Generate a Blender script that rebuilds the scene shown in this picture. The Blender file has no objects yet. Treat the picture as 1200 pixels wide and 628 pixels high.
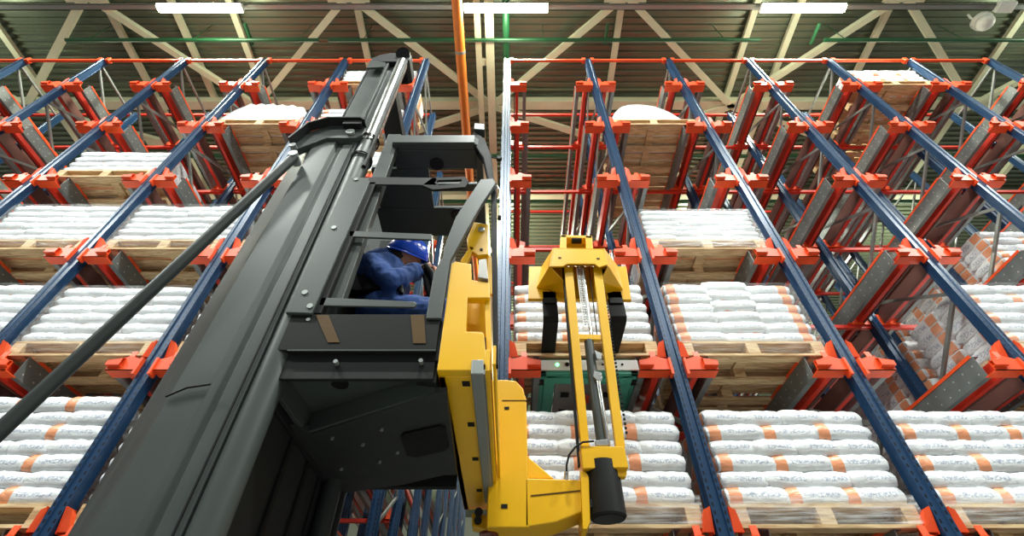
import bpy, math, random
from mathutils import Vector, Matrix
random.seed(7)
C = bpy.context.scene.collection
PI = math.pi
H = 1.55                       # camera height above the floor
F = 560.0                      # focal length in pixels of the 1200x628 frame
TH = math.radians(45.5)        # the camera looks up
CT, ST = math.cos(TH), math.sin(TH)

def at(x, y, Y):
    """real position of a point known to lie at distance Y across the aisle"""
    u = (x-600)/F; v = (314-y)/F
    t = Y/(CT - v*ST)
    return Vector((u*t, Y, (ST + v*CT)*t + H))
def proj(p):
    X, Y, Z = p[0], p[1], p[2]-H
    d = Y*CT + Z*ST
    return 600 + F*X/d, 314 - F*(-Y*ST + Z*CT)/d, d

# ------------------------------------------------------------------ materials
def new_mat(name):
    m = bpy.data.materials.new(name); m.use_nodes = True
    return m, m.node_tree, m.node_tree.nodes['Principled BSDF']
def nd(nt, kind, **kw):
    n = nt.nodes.new(kind)
    for k, v in kw.items():
        if k in ('op',): n.operation = v
        elif k.startswith('i'):
            n.inputs[int(k[1:])].default_value = v
        else: setattr(n, k, v)
    return n
def mth(nt, op, a, b=None):
    n = nt.nodes.new('ShaderNodeMath'); n.operation = op
    for i, s in enumerate((a, b)):
        if s is None: continue
        if isinstance(s, (int, float)): n.inputs[i].default_value = s
        else: nt.links.new(s, n.inputs[i])
    return n.outputs[0]
def mixc(nt, fac, a, b):
    n = nt.nodes.new('ShaderNodeMix'); n.data_type = 'RGBA'
    if isinstance(fac, (int, float)): n.inputs[0].default_value = fac
    else: nt.links.new(fac, n.inputs[0])
    for i, s in ((6, a), (7, b)):
        if isinstance(s, tuple): n.inputs[i].default_value = (*s, 1) if len(s) == 3 else s
        else: nt.links.new(s, n.inputs[i])
    return n.outputs[2]
def paint(name, col, rough=.45, metal=0.0, var=.12, scale=6, bump=0.0, spec=.5, bscale=60):
    m, nt, b = new_mat(name)
    tc = nt.nodes.new('ShaderNodeTexCoord')
    ns = nd(nt, 'ShaderNodeTexNoise'); ns.inputs['Scale'].default_value = scale; ns.inputs['Detail'].default_value = 5
    nt.links.new(tc.outputs['Object'], ns.inputs['Vector'])
    dk = tuple(c*(1-var) for c in col); lt = tuple(min(1, c*(1+var)) for c in col)
    nt.links.new(mixc(nt, ns.outputs['Fac'], dk, lt), b.inputs['Base Color'])
    b.inputs['Roughness'].default_value = rough; b.inputs['Metallic'].default_value = metal
    b.inputs['Specular IOR Level'].default_value = spec
    r = mth(nt, 'MULTIPLY', ns.outputs['Fac'], .25); r = mth(nt, 'ADD', r, rough-.12)
    nt.links.new(r, b.inputs['Roughness'])
    if bump:
        n2 = nd(nt, 'ShaderNodeTexNoise'); n2.inputs['Scale'].default_value = bscale
        nt.links.new(tc.outputs['Object'], n2.inputs['Vector'])
        bp = nt.nodes.new('ShaderNodeBump'); bp.inputs['Strength'].default_value = bump; bp.inputs['Distance'].default_value = .01
        nt.links.new(n2.outputs['Fac'], bp.inputs['Height']); nt.links.new(bp.outputs[0], b.inputs['Normal'])
    return m
M = {}
M['orange'] = paint('orange_enamel', (.86, .085, .016), .42, var=.08)
M['red'] = paint('red_beam_enamel', (.62, .028, .010), .45, var=.12)
M['yellow'] = paint('yellow_enamel', (.76, .415, .002), .36, var=.05, scale=3)
M['grey3'] = paint('shaded_grey_enamel', (.012, .013, .0125), .55, var=.15, spec=.12)  # darker copy of the truck grey; the low wall's shade is in the colour
M['grey3d'] = paint('underside_grey_enamel', (.024, .026, .026), .5, var=.15, spec=.25)
M['grey'] = paint('dark_grey_enamel', (.032, .037, .036), .42, var=.12, scale=4, spec=.3)
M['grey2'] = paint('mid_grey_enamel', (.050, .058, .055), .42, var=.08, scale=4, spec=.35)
M['dark'] = paint('near_black_enamel', (.014, .015, .015), .5, var=.2, spec=.2)
M['black'] = paint('black_rubber', (.005, .005, .0055), .6, var=.2, spec=.2)
M['olive'] = paint('olive_reflective_strip', (.075, .038, .006), .5, spec=.2)
M['dullstrip'] = paint('dull_red_shade_strip', (.13, .055, .045), .6, var=.3, spec=.2)  # dark red puts the shade on the beams' post side into the colour
M['steel'] = paint('bare_steel', (.50, .51, .50), .30, metal=.9, var=.1)
M['chrome'] = paint('polished_tube', (.62, .63, .62), .22, metal=.95, var=.05)
M['cream'] = paint('cream_beam_paint', (.62, .62, .46), .5, var=.08)
M['greenpipe'] = paint('green_pipe_paint', (.008, .075, .028), .4)
M['opipe'] = paint('orange_pipe_paint', (.62, .17, .02), .35)
M['white'] = paint('white_plastic', (.75, .75, .72), .4, var=.04)
M['teal'] = paint('teal_machine_enamel', (.06, .30, .22), .4)
M['plate'] = paint('brushed_cover_plate', (.26, .25, .23), .38, metal=.6)
M['label_blue'] = paint('blue_sticker', (.02, .09, .42), .4)
M['fabric'] = paint('blue_work_cloth', (.012, .050, .20), .85, var=.3, scale=14, bump=.5, bscale=30)
M['helmet'] = paint('blue_hard_shell', (.008, .06, .48), .22, var=.04)
M['skin'] = paint('skin', (.56, .27, .18), .5, var=.08, scale=20)
M['hair'] = paint('dark_hair', (.03, .02, .014), .7)
M['floor'] = paint('grey_concrete_floor', (.22, .22, .21), .6, var=.15, scale=1.2)
M['wallm'] = paint('pale_wall_panel', (.35, .36, .33), .6, var=.05)
M['redlens'] = paint('brown_red_reflector', (.16, .03, .012), .25)

def galv_mat():
    m, nt, b = new_mat('galvanised_rail_steel')
    tc = nt.nodes.new('ShaderNodeTexCoord')
    vo = nd(nt, 'ShaderNodeTexNoise'); vo.inputs['Scale'].default_value = 9; vo.inputs['Detail'].default_value = 6
    nt.links.new(tc.outputs['Object'], vo.inputs['Vector'])
    col = mixc(nt, vo.outputs['Fac'], (.13, .145, .145), (.26, .28, .275))
    sp = nt.nodes.new('ShaderNodeSeparateXYZ'); nt.links.new(tc.outputs['Object'], sp.inputs[0])
    # two rows of round punched holes in the web, painted bright as if light came through
    cy = mth(nt, 'SUBTRACT', mth(nt, 'FRACT', mth(nt, 'MULTIPLY', sp.outputs[1], 1/.12)), .5)
    dy = mth(nt, 'MULTIPLY', cy, .12)
    def row(z0):
        dz = mth(nt, 'SUBTRACT', sp.outputs[2], z0)
        d = mth(nt, 'SQRT', mth(nt, 'ADD', mth(nt, 'MULTIPLY', dy, dy), mth(nt, 'MULTIPLY', dz, dz)))
        return mth(nt, 'LESS_THAN', d, .0075)
    h = mth(nt, 'MAXIMUM', row(.055), row(.135))
    nt.links.new(mixc(nt, h, col, (.62, .62, .58)), b.inputs['Base Color'])
    b.inputs['Metallic'].default_value = .45; b.inputs['Roughness'].default_value = .42
    return m
M['galv'] = galv_mat()
M['zinc'] = paint('zinc_brace', (.26, .28, .27), .4, metal=.5)

def blue_mat():
    m, nt, b = new_mat('blue_perforated_upright')
    tc = nt.nodes.new('ShaderNodeTexCoord')
    sp = nt.nodes.new('ShaderNodeSeparateXYZ'); nt.links.new(tc.outputs['Object'], sp.inputs[0])
    ns = nd(nt, 'ShaderNodeTexNoise'); ns.inputs['Scale'].default_value = 5
    nt.links.new(tc.outputs['Object'], ns.inputs['Vector'])
    col = mixc(nt, ns.outputs['Fac'], (.008, .034, .088), (.013, .050, .122))
    fz = mth(nt, 'FRACT', mth(nt, 'MULTIPLY', sp.outputs[2], 1/.05))
    sz = mth(nt, 'MULTIPLY', mth(nt, 'GREATER_THAN', fz, .25), mth(nt, 'LESS_THAN', fz, .75))
    ax = mth(nt, 'ABSOLUTE', sp.outputs[0])
    sx = mth(nt, 'MULTIPLY', mth(nt, 'GREATER_THAN', ax, .027), mth(nt, 'LESS_THAN', ax, .040))
    fr = mth(nt, 'LESS_THAN', sp.outputs[1], .004)
    h = mth(nt, 'MULTIPLY', mth(nt, 'MULTIPLY', sz, sx), fr)
    nt.links.new(mixc(nt, h, col, (.002, .003, .006)), b.inputs['Base Color'])
    b.inputs['Roughness'].default_value = .33
    b.inputs['Metallic'].default_value = .15
    return m
M['blue'] = blue_mat()

def wood_mat():
    m, nt, b = new_mat('raw_pine')
    tc = nt.nodes.new('ShaderNodeTexCoord'); mp = nt.nodes.new('ShaderNodeMapping')
    mp.inputs['Scale'].default_value = (1.2, 9, 9)
    oi = nt.nodes.new('ShaderNodeObjectInfo')
    nt.links.new(tc.outputs['Object'], mp.inputs[0])
    nt.links.new(oi.outputs['Random'], mp.inputs['Location'])
    ns = nd(nt, 'ShaderNodeTexNoise'); ns.inputs['Scale'].default_value = 3; ns.inputs['Detail'].default_value = 6; ns.inputs['Distortion'].default_value = 1.2
    nt.links.new(mp.outputs[0], ns.inputs[0])
    cr = nt.nodes.new('ShaderNodeValToRGB')
    cr.color_ramp.elements[0].position = .30; cr.color_ramp.elements[0].color = (.36, .20, .085, 1)
    cr.color_ramp.elements[1].position = .62; cr.color_ramp.elements[1].color = (.70, .52, .29, 1)
    nt.links.new(ns.outputs['Fac'], cr.inputs[0]); nt.links.new(cr.outputs[0], b.inputs['Base Color'])
    b.inputs['Roughness'].default_value = .7
    return m
M['wood'] = wood_mat()

def sack_mat(name, kind):
    """kind: 'wide' stripe at left end, 'plain' text only, 'wideR' stripe at the right end"""
    m, nt, b = new_mat(name)
    tc = nt.nodes.new('ShaderNodeTexCoord')
    sp = nt.nodes.new('ShaderNodeSeparateXYZ'); nt.links.new(tc.outputs['Generated'], sp.inputs[0])
    gx, gy, gz = sp.outputs
    geo = nt.nodes.new('ShaderNodeNewGeometry'); oi = nt.nodes.new('ShaderNodeObjectInfo')
    tn = nt.nodes.new('ShaderNodeSeparateXYZ'); nt.links.new(tc.outputs['Normal'], tn.inputs[0])
    side = mth(nt, 'GREATER_THAN', mth(nt, 'ABSOLUTE', tn.outputs[0]), .72)
    # soft wrinkles and slightly uneven white
    mp = nt.nodes.new('ShaderNodeMapping'); nt.links.new(tc.outputs['Object'], mp.inputs[0])
    nt.links.new(oi.outputs['Random'], mp.inputs['Location']); mp.inputs['Scale'].default_value = (1, 1, 2.2)
    wr = nd(nt, 'ShaderNodeTexNoise'); wr.inputs['Scale'].default_value = 16; wr.inputs['Detail'].default_value = 4; wr.inputs['Distortion'].default_value = .8
    nt.links.new(mp.outputs[0], wr.inputs['Vector'])
    white = mixc(nt, wr.outputs['Fac'], (.68, .70, .72), (.82, .84, .86))
    def band(s, a, c):
        return mth(nt, 'MULTIPLY', mth(nt, 'GREATER_THAN', s, a), mth(nt, 'LESS_THAN', s, c))
    org = (.85, .26, .06)
    if kind == 'wide': o = band(gx, .06, .25)
    elif kind == 'wideR': o = band(gx, .70, .90)
    else: o = mth(nt, 'LESS_THAN', gz, .07)
    osd = mth(nt, 'MULTIPLY', band(gy, .10, .38), band(gz, .15, .85))
    o = mth(nt, 'ADD', mth(nt, 'MULTIPLY', o, mth(nt, 'SUBTRACT', 1, side)), mth(nt, 'MULTIPLY', osd, side))
    o = mth(nt, 'MULTIPLY', o, .85)
    col = mixc(nt, o, white, org)
    # rows of small printed lettering
    def lettering(s, a, c, z0, z1, fr):
        cb = nt.nodes.new('ShaderNodeCombineXYZ')
        nt.links.new(mth(nt, 'MULTIPLY', s, fr), cb.inputs[0]); nt.links.new(mth(nt, 'MULTIPLY', gz, 9), cb.inputs[1])
        nt.links.new(oi.outputs['Random'], cb.inputs[2])
        n = nd(nt, 'ShaderNodeTexNoise'); n.inputs['Scale'].default_value = 1; n.inputs['Detail'].default_value = 1
        nt.links.new(cb.outputs[0], n.inputs['Vector'])
        return mth(nt, 'MULTIPLY', mth(nt, 'MULTIPLY', band(s, a, c), band(gz, z0, z1)), mth(nt, 'GREATER_THAN', n.outputs['Fac'], .50))
    t1 = mth(nt, 'MULTIPLY', lettering(gx, .30, .86 if kind != 'wideR' else .66, .38, .62, 34), mth(nt, 'SUBTRACT', 1, side))
    t2 = mth(nt, 'MULTIPLY', lettering(gy, .45, .80, .30, .68, 16), side)
    tx = mth(nt, 'MULTIPLY', mth(nt, 'ADD', t1, t2), .50)
    col = mixc(nt, tx, col, (.10, .15, .32))
    nt.links.new(col, b.inputs['Base Color'])
    b.inputs['Roughness'].default_value = .34
    b.inputs['Coat Weight'].default_value = .25; b.inputs['Coat Roughness'].default_value = .25
    bp = nt.nodes.new('ShaderNodeBump'); bp.inputs['Strength'].default_value = .55; bp.inputs['Distance'].default_value = .012
    nt.links.new(wr.outputs['Fac'], bp.inputs['Height']); nt.links.new(bp.outputs[0], b.inputs['Normal'])
    return m
M['sack_wide'] = sack_mat('white_sack_left_stripe', 'wide')
M['sack_wideR'] = sack_mat('white_sack_right_stripe', 'wideR')
M['sack_plain'] = sack_mat('white_sack_printed', 'plain')

def film_mat(name='stretch_film', dens=.22):
    m, nt, b = new_mat(name)
    out = nt.nodes['Material Output']
    tr = nt.nodes.new('ShaderNodeBsdfTransparent')
    tc = nt.nodes.new('ShaderNodeTexCoord'); mp = nt.nodes.new('ShaderNodeMapping')
    mp.inputs['Scale'].default_value = (1.4, 1.4, 26); mp.inputs['Rotation'].default_value = (0, .05, 0)
    nt.links.new(tc.outputs['Object'], mp.inputs[0])
    ns = nd(nt, 'ShaderNodeTexNoise'); ns.inputs['Scale'].default_value = 2.2; ns.inputs['Detail'].default_value = 5
    nt.links.new(mp.outputs[0], ns.inputs['Vector'])
    cr = nt.nodes.new('ShaderNodeValToRGB')
    cr.color_ramp.elements[0].position = .42; cr.color_ramp.elements[0].color = (dens*.35,)*3+(1,)
    cr.color_ramp.elements[1].position = .68; cr.color_ramp.elements[1].color = (dens*2.0,)*3+(1,)
    nt.links.new(ns.outputs['Fac'], cr.inputs[0])
    b.inputs['Base Color'].default_value = (.85, .87, .88, 1); b.inputs['Roughness'].default_value = .18
    bp = nt.nodes.new('ShaderNodeBump'); bp.inputs['Strength'].default_value = .5; bp.inputs['Distance'].default_value = .01
    nt.links.new(ns.outputs['Fac'], bp.inputs['Height']); nt.links.new(bp.outputs[0], b.inputs['Normal'])
    mx = nt.nodes.new('ShaderNodeMixShader')
    nt.links.new(cr.outputs[0], mx.inputs[0]); nt.links.new(tr.outputs[0], mx.inputs[1]); nt.links.new(b.outputs[0], mx.inputs[2])
    nt.links.new(mx.outputs[0], out.inputs['Surface'])
    return m
M['film'] = film_mat(); M['film_thin'] = film_mat('thin_stretch_film', .10)
def sheet_mat():
    m, nt, b = new_mat('white_plastic_sheet')
    tc = nt.nodes.new('ShaderNodeTexCoord')
    ns = nd(nt, 'ShaderNodeTexNoise'); ns.inputs['Scale'].default_value = 7; ns.inputs['Detail'].default_value = 6; ns.inputs['Distortion'].default_value = 1
    nt.links.new(tc.outputs['Object'], ns.inputs['Vector'])
    b.inputs['Base Color'].default_value = (.86, .87, .87, 1); b.inputs['Roughness'].default_value = .3
    bp = nt.nodes.new('ShaderNodeBump'); bp.inputs['Strength'].default_value = .5; bp.inputs['Distance'].default_value = .04
    nt.links.new(ns.outputs['Fac'], bp.inputs['Height']); nt.links.new(bp.outputs[0], b.inputs['Normal'])
    return m
M['sheet'] = sheet_mat()
def roof_mat():
    m, nt, b = new_mat('grey_green_roof_sheet')
    tc = nt.nodes.new('ShaderNodeTexCoord')
    ns = nd(nt, 'ShaderNodeTexNoise'); ns.inputs['Scale'].default_value = .7; ns.inputs['Detail'].default_value = 4
    nt.links.new(tc.outputs['Object'], ns.inputs['Vector'])
    nt.links.new(mixc(nt, ns.outputs['Fac'], (.15, .175, .125), (.23, .26, .19)), b.inputs['Base Color'])
    b.inputs['Metallic'].default_value = .5; b.inputs['Roughness'].default_value = .26
    return m
M['roof'] = roof_mat()
def emit(name, col, s):
    m, nt, b = new_mat(name)
    b.inputs['Emission Color'].default_value = (*col, 1); b.inputs['Emission Strength'].default_value = s
    b.inputs['Base Color'].default_value = (.8, .8, .75, 1)
    return m
M['tube'] = emit('lit_lamp_diffuser', (1, 1, .60), 26)
M['led'] = emit('green_indicator', (.1, 1, .3), 4)
M['digit'] = paint('red_paint_digit', (.75, .06, .02), .5)

# ------------------------------------------------------------------ geometry
class MB:
    def __init__(s): s.v = []; s.f = []
    def add(s, vs, fs):
        o = len(s.v); s.v += [Vector(p) for p in vs]; s.f += [[i+o for i in f] for f in fs]; return s
    def box(s, x0, x1, y0, y1, z0, z1):
        vs = [(x, y, z) for z in (z0, z1) for y in (y0, y1) for x in (x0, x1)]
        return s.add(vs, [(0, 2, 3, 1), (4, 5, 7, 6), (0, 1, 5, 4), (2, 6, 7, 3), (0, 4, 6, 2), (1, 3, 7, 5)])
    def prism(s, poly, d):
        d = Vector(d); n = len(poly); a = [Vector(p) for p in poly]
        fs = [tuple(range(n)), tuple(range(2*n-1, n-1, -1))] + [(i, i+n, (i+1) % n+n, (i+1) % n) for i in range(n)]
        nn = Vector((0, 0, 0))
        for i in range(n): nn += a[i].cross(a[(i+1) % n])
        if nn.dot(d) > 0: fs = [tuple(reversed(f)) for f in fs]
        return s.add(a+[p+d for p in a], fs)
    def bar(s, p, q, w, h, up=(0, 0, 1)):
        p, q = Vector(p), Vector(q); d = (q-p).normalized(); up = Vector(up)
        if abs(d.dot(up)) > .98: up = Vector((0, 1, 0))
        sx = d.cross(up).normalized()*w/2; sz = sx.cross(d).normalized()*h/2
        return s.prism([p-sx-sz, p+sx-sz, p+sx+sz, p-sx+sz], q-p)
    def tube(s, pts, r, n=14, caps=True):
        pts = [Vector(p) for p in pts]; rs = r if isinstance(r, (list, tuple)) else [r]*len(pts)
        rings = []; up = None
        for i, p in enumerate(pts):
            d = (pts[min(i+1, len(pts)-1)]-pts[max(i-1, 0)]).normalized()
            if up is None:
                up = Vector((0, 0, 1)) if abs(d.z) < .9 else Vector((0, 1, 0))
            a = d.cross(up).normalized(); b = a.cross(d).normalized(); up = b
            rings.append([p + (a*math.cos(2*PI*k/n)+b*math.sin(2*PI*k/n))*rs[i] for k in range(n)])
        vs = [v for rg in rings for v in rg]; fs = []
        for i in range(len(pts)-1):
            for k in range(n):
                fs.append((i*n+k, i*n+(k+1) % n, (i+1)*n+(k+1) % n, (i+1)*n+k))
        if caps:
            fs.append(tuple(reversed(range(n)))); fs.append(tuple(range((len(pts)-1)*n, len(pts)*n)))
        return s.add(vs, fs)
    def ell(s, c, r, rot=None, nu=20, nv=14):
        c = Vector(c); vs = []; fs = []
        for j in range(nv+1):
            ph = -PI/2+PI*j/nv
            for i in range(nu):
                t = 2*PI*i/nu
                p = Vector((r[0]*math.cos(ph)*math.cos(t), r[1]*math.cos(ph)*math.sin(t), r[2]*math.sin(ph)))
                if rot: p = rot @ p
                vs.append(c+p)
        for j in range(nv):
            for i in range(nu):
                fs.append((j*nu+i, j*nu+(i+1) % nu, (j+1)*nu+(i+1) % nu, (j+1)*nu+i))
        return s.add(vs, fs)
    def mesh(s, name, mat, origin=(0, 0, 0), smooth=.6):
        me = bpy.data.meshes.new(name); o = Vector(origin)
        me.from_pydata([tuple(v-o) for v in s.v], [], s.f); me.update()
        if smooth:
            me.polygons.foreach_set('use_smooth', [True]*len(me.polygons))
            me.set_sharp_from_angle(angle=smooth)
        me.materials.append(mat)
        return me
    def build(s, name, mat, parent=None, bevel=0, smooth=.6, origin=None):
        """vertices are world positions; a child is stored relative to its parents"""
        if origin is None: origin = wloc(parent) if parent else Vector((0, 0, 0))
        ob = bpy.data.objects.new(name, s.mesh(name, mat, origin, smooth)); C.objects.link(ob)
        if parent: ob.parent = parent
        else: ob.location = origin
        if bevel:
            m = ob.modifiers.new('bevel', 'BEVEL'); m.width = bevel; m.segments = 2; m.limit_method = 'ANGLE'; m.angle_limit = .7; m.harden_normals = True
        return ob
def wloc(o):
    p = Vector((0, 0, 0))
    while o: p = p + Vector(o.location); o = o.parent
    return p
def place(name, me, loc, parent=None, rot=None):
    o = bpy.data.objects.new(name, me); C.objects.link(o); o.location = loc
    if rot: o.rotation_euler = rot
    if parent: o.parent = parent
    return o
def tag(o, label, cat, group=None, kind=None):
    if label: o['label'] = label
    if cat: o['category'] = cat
    if group: o['group'] = group
    if kind: o['kind'] = kind
    return o
def empty(name, loc, label, cat, group=None):
    o = bpy.data.objects.new(name, None); C.objects.link(o); o.location = loc; o.empty_display_size = .2
    return tag(o, label, cat, group)
def struct(o): o['kind'] = 'structure'; return o
ORD = ['first', 'second', 'third', 'fourth', 'fifth', 'sixth', 'seventh', 'eighth', 'ninth']

# ------------------------------------------------------------------ camera
cam = bpy.data.cameras.new('camera'); co = bpy.data.objects.new('camera', cam); C.objects.link(co)
co.location = (0, 0, H); co.rotation_euler = (PI/2+TH, 0, 0)
cam.sensor_width = 36; cam.lens = F/1200*36; cam.clip_start = .05; cam.clip_end = 200
bpy.context.scene.camera = co

# ------------------------------------------------------------------ hall shell
ZR = H + 11.0          # underside of the roof deck
struct(MB().box(-22, 22, -8, 34, -.2, 0).build('floor', M['floor'], smooth=0))
struct(MB().box(-22, 22, 34, 34.3, 0, ZR+.4).build('wall_back', M['wallm'], smooth=0))
rf = MB(); vs = []; fs = []; y = -8; prof = []
while y < 34:
    prof += [(y, ZR), (y+.05, ZR), (y+.066, ZR+.05), (y+.124, ZR+.05)]; y += .14
for (yy, zz) in prof: vs += [(-22, yy, zz), (22, yy, zz)]
for i in range(len(prof)-1): fs.append((2*i, 2*i+2, 2*i+3, 2*i+1))
rf.add(vs, fs); struct(rf.build('ceiling', M['roof'], smooth=0))

# roof steelwork
def steel_thing(name, label, cat, mat, fn, group=None, bevel=0):
    m = MB(); fn(m)
    c = sum(m.v, Vector())/len(m.v)
    o = m.build(name, mat, origin=c, bevel=bevel); return tag(o, label, cat, group)
def zat(x, y, z):     # a point seen at (x,y) lying at height z above the camera
    u = (x-600)/F; v = (314-y)/F; t = z/(ST+v*CT)
    return Vector((u*t, (CT-v*ST)*t, z+H))
ZB = 10.62
yA = zat(600, -6, ZB).y; yB = zat(600, 124, ZB).y; yC = zat(600, 168, ZB).y
def chord(yy, name, lab, w=.16, h=.2, z=ZB, mat='cream', x0=-21, x1=21, cat='roof beam'):
    return steel_thing(name, lab, cat, M[mat], lambda m: m.bar((x0, yy, z+H), (x1, yy, z+H), w, h))
chord(yB, 'roof_beam', 'long cream roof beam running level just above the second row of orange rack ties', .20, .24, ZB+.13)
chord(yA-.15, 'roof_beam', 'long cream roof beam over the lamps at the top edge', .22, .24, ZB+.13)
chord(zat(600, 232, ZB).y, 'roof_beam', 'distant cream roof beam seen deep behind the racks', .2, .24, ZB+.13)
tops = [zat(x, -6, ZB).x for x in (-215, 100, 408, 733, 1060, 1390)]
bots = [zat(x, 122, ZB).x for x in (-260, 30, 300, 577, 857, 1140, 1420)]
k = 0
tops = [-10.5+5.3*i for i in range(6)]
tops = [zat(x, -6, ZB).x for x in (-225, 100, 408, 733, 1060, 1385)]
dirs = ['far left', 'left', 'centre left', 'centre right', 'right', 'far right']
for i, tx in enumerate(tops):
    for s, bx in ((-1, bots[i]), (1, bots[i+1])):
        side = 'left' if s < 0 else 'right'
        steel_thing('roof_brace', 'cream diagonal roof brace slanting down %s from the %s overhead joint' % (side, dirs[i]), 'roof brace',
                    M['cream'], lambda m: m.bar((tx, yA, ZB+H), (bx, yB, ZB+H), .13, .11))
    steel_thing('joint_plate', 'cream plate joining two roof braces at the %s overhead joint' % dirs[i], 'plate',
                M['cream'], lambda m: m.box(tx-.42, tx+.42, yA-.2, yA+.12, ZB+H-.065, ZB+H-.05))
# second brace bay beyond the middle beam
for i in range(6):
    a = bots[i]; b_ = bots[i+1]; mid = (a+b_)/2
    yc = zat(600, 166, ZB).y
    for s, q in ((-1, a), (1, b_)):
        steel_thing('roof_brace', 'cream roof brace behind the middle roof beam, %s half of the %s pair' % ('left' if s < 0 else 'right', ORD[i]), 'roof brace',
                    M['cream'], lambda m: m.bar((q, yB, ZB+H), (mid, yc, ZB+H), .14, .11))
    steel_thing('joint_plate', 'small cream plate under the %s pair of far roof braces' % ORD[i], 'plate', M['cream'],
                lambda m: m.box(mid-.35, mid+.35, yc-.1, yc+.12, ZB+H-.065, ZB+H-.05))
# purlins running away from the camera
for j, (px, py) in enumerate([(-140, 0), (0, 35), (124, 5), (200, 0), (272, 10), (418, 5), (729, 0), (888, 0), (940, 0), (1044, 5), (1200, 15), (1330, 20)]):
    x = zat(px, py, 10.90).x
    where = 'left' if px < 600 else 'right'
    steel_thing('roof_purlin', 'cream roof purlin running away under the deck, %s from the left' % (ORD+['tenth', 'eleventh', 'twelfth'])[j], 'purlin',
                M['cream'], lambda m: m.bar((x, -5, 10.90+H), (x, yB+1.2+(j % 3)*.8, 10.90+H), .13, .09))
# lattice girder over the passage: two thin chords with cross pieces
gx0 = zat(559, 15, 10.2).x; gx1 = zat(573, 15, 10.2).x
g = empty('lattice_girder', ((gx0+gx1)/2, 2, H+10.2), 'twin cream girder beside the orange pipe over the passage', 'girder')
for x, w in ((gx0, .12), (gx1, .17)):
    MB().bar((x, -5, H+10.2), (x, 16, H+10.2), w, .14).build('chord', M['cream'], g)
for yy in (-1, 3.95, 6.6, 9.3, 12):
    MB().box(gx0, gx1, yy-.07, yy+.07, H+10.17, H+10.24).build('cross_piece', M['cream'], g)
# pipes
p0 = zat(535, 0, 9.7)
steel_thing('sprinkler_pipe', 'thick orange pipe running away overhead beside the mast', 'pipe', M['opipe'],
            lambda m: (m.tube([(p0.x, -5, H+9.7), (p0.x, 9, H+9.7), (p0.x, 18, H+9.7)], .098, 18), [m.bar((p0.x, q, H+9.7), (p0.x, q, H+11.02), .012, .012) for q in (-3, 5.5, 11, 16)]))
yg = zat(600, 47, 10.1).y
steel_thing('pipe_clamp', 'thin metal clamp around the thick orange pipe', 'clamp', M['zinc'],
            lambda m: m.tube([(p0.x, zat(540, 59, 9.7).y, H+9.7), (p0.x, zat(540, 59, 9.7).y+.05, H+9.7)], .105, 18))
for j, (xa, xb) in enumerate([(-9, -3.9), (-3.7, 5.0), (6.3, 12)]):
    def f(m):
        m.tube([(xa*1.0, yg, H+10.1), (xb, yg, H+10.1)], .04, 10)
        for q in (.08, .5, .92): m.bar((xa+(xb-xa)*q, yg, H+10.1), (xa+(xb-xa)*q, yg, H+11.02), .012, .012)
    steel_thing('green_pipe', 'thin green pipe crossing the ceiling, %s of three lengths' % ['left', 'middle', 'right'][j], 'pipe', M['greenpipe'], f)
for j, x in enumerate((-5.3, -.12, 1.9, 6.1)):
    steel_thing('green_pipe', 'short green branch pipe under the roof, %s from the left' % ORD[j], 'pipe', M['greenpipe'],
                lambda m: m.tube([(x, yg-(.9 if j == 1 else .3), H+10.16), (x, yg+(.7 if j == 1 else .1), H+10.16)], .07 if j == 1 else .035, 10))
for j, py in enumerate((183, 236)):
    yy = zat(600, py, 10.1).y
    steel_thing('green_pipe', 'green pipe crossing deep behind the racks, %s one' % ['nearer', 'farther'][j], 'pipe', M['greenpipe'],
                lambda m: (m.tube([(-14, yy, H+10.1), (14, yy, H+10.1)], .05, 10), [m.bar((q, yy, H+10.1), (q, yy, H+11.02), .012, .012) for q in (-12, -6, 0, 6, 12)]))
ytr = zat(600, 8, 10.15).y
def tray(m):
    m.box(-12, 12, ytr-.05, ytr+.05, H+10.13, H+10.145); m.box(-12, 12, ytr-.05, ytr-.042, H+10.13, H+10.19); m.box(-12, 12, ytr+.042, ytr+.05, H+10.13, H+10.19)
steel_thing('cable_tray', 'thin galvanised cable tray carrying the ceiling lamps', 'cable tray', M['zinc'], tray)
# lamps
def lamp(x, yy, z, lab, w=1.58):
    t = empty('ceiling_lamp', (x, yy, z), lab, 'lamp', 'ceiling lamps')
    MB().prism([(x-w/2-.01, yy-.06, z+.11), (x-w/2-.01, yy+.06, z+.11), (x-w/2-.01, yy+.085, z+.03), (x-w/2-.01, yy-.085, z+.03)], (w+.02, 0, 0)).build('housing', M['white'], t)
    MB().prism([(x-w/2, yy-.082, z+.03), (x-w/2, yy+.082, z+.03), (x-w/2, yy+.055, z-.02), (x-w/2, yy-.055, z-.02)], (w, 0, 0)).build('diffuser', M['tube'], t)
    for s in (-.5, .5): MB().bar((x+s, yy, z+.11), (x+s, yy, z+.30), .02, .02).build('hanger', M['zinc'], t)
for px, lab in ((233.5, 'lit fluorescent lamp at the upper left'), (593, 'lit fluorescent lamp above the passage'), (942, 'lit fluorescent lamp at the upper right')):
    p = zat(px, 10, 9.95); lamp(p.x, p.y, p.z, lab)
def area(name, loc, sx, sy, power, col=(.96, 1, .93), rot=(0, 0, 0)):
    l = bpy.data.lights.new(name, 'AREA'); l.shape = 'RECTANGLE'; l.size = sx; l.size_y = sy; l.energy = power; l.color = col
    o = bpy.data.objects.new(name, l); C.objects.link(o); o.location = loc; o.rotation_euler = rot; return o
for px in (233.5, 593, 942):
    p = zat(px, 10, 9.95); area('lamp_and_fill_light', (p.x, p.y, p.z-.05), 1.5, .14, 210, (.97, 1, .85))
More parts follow.
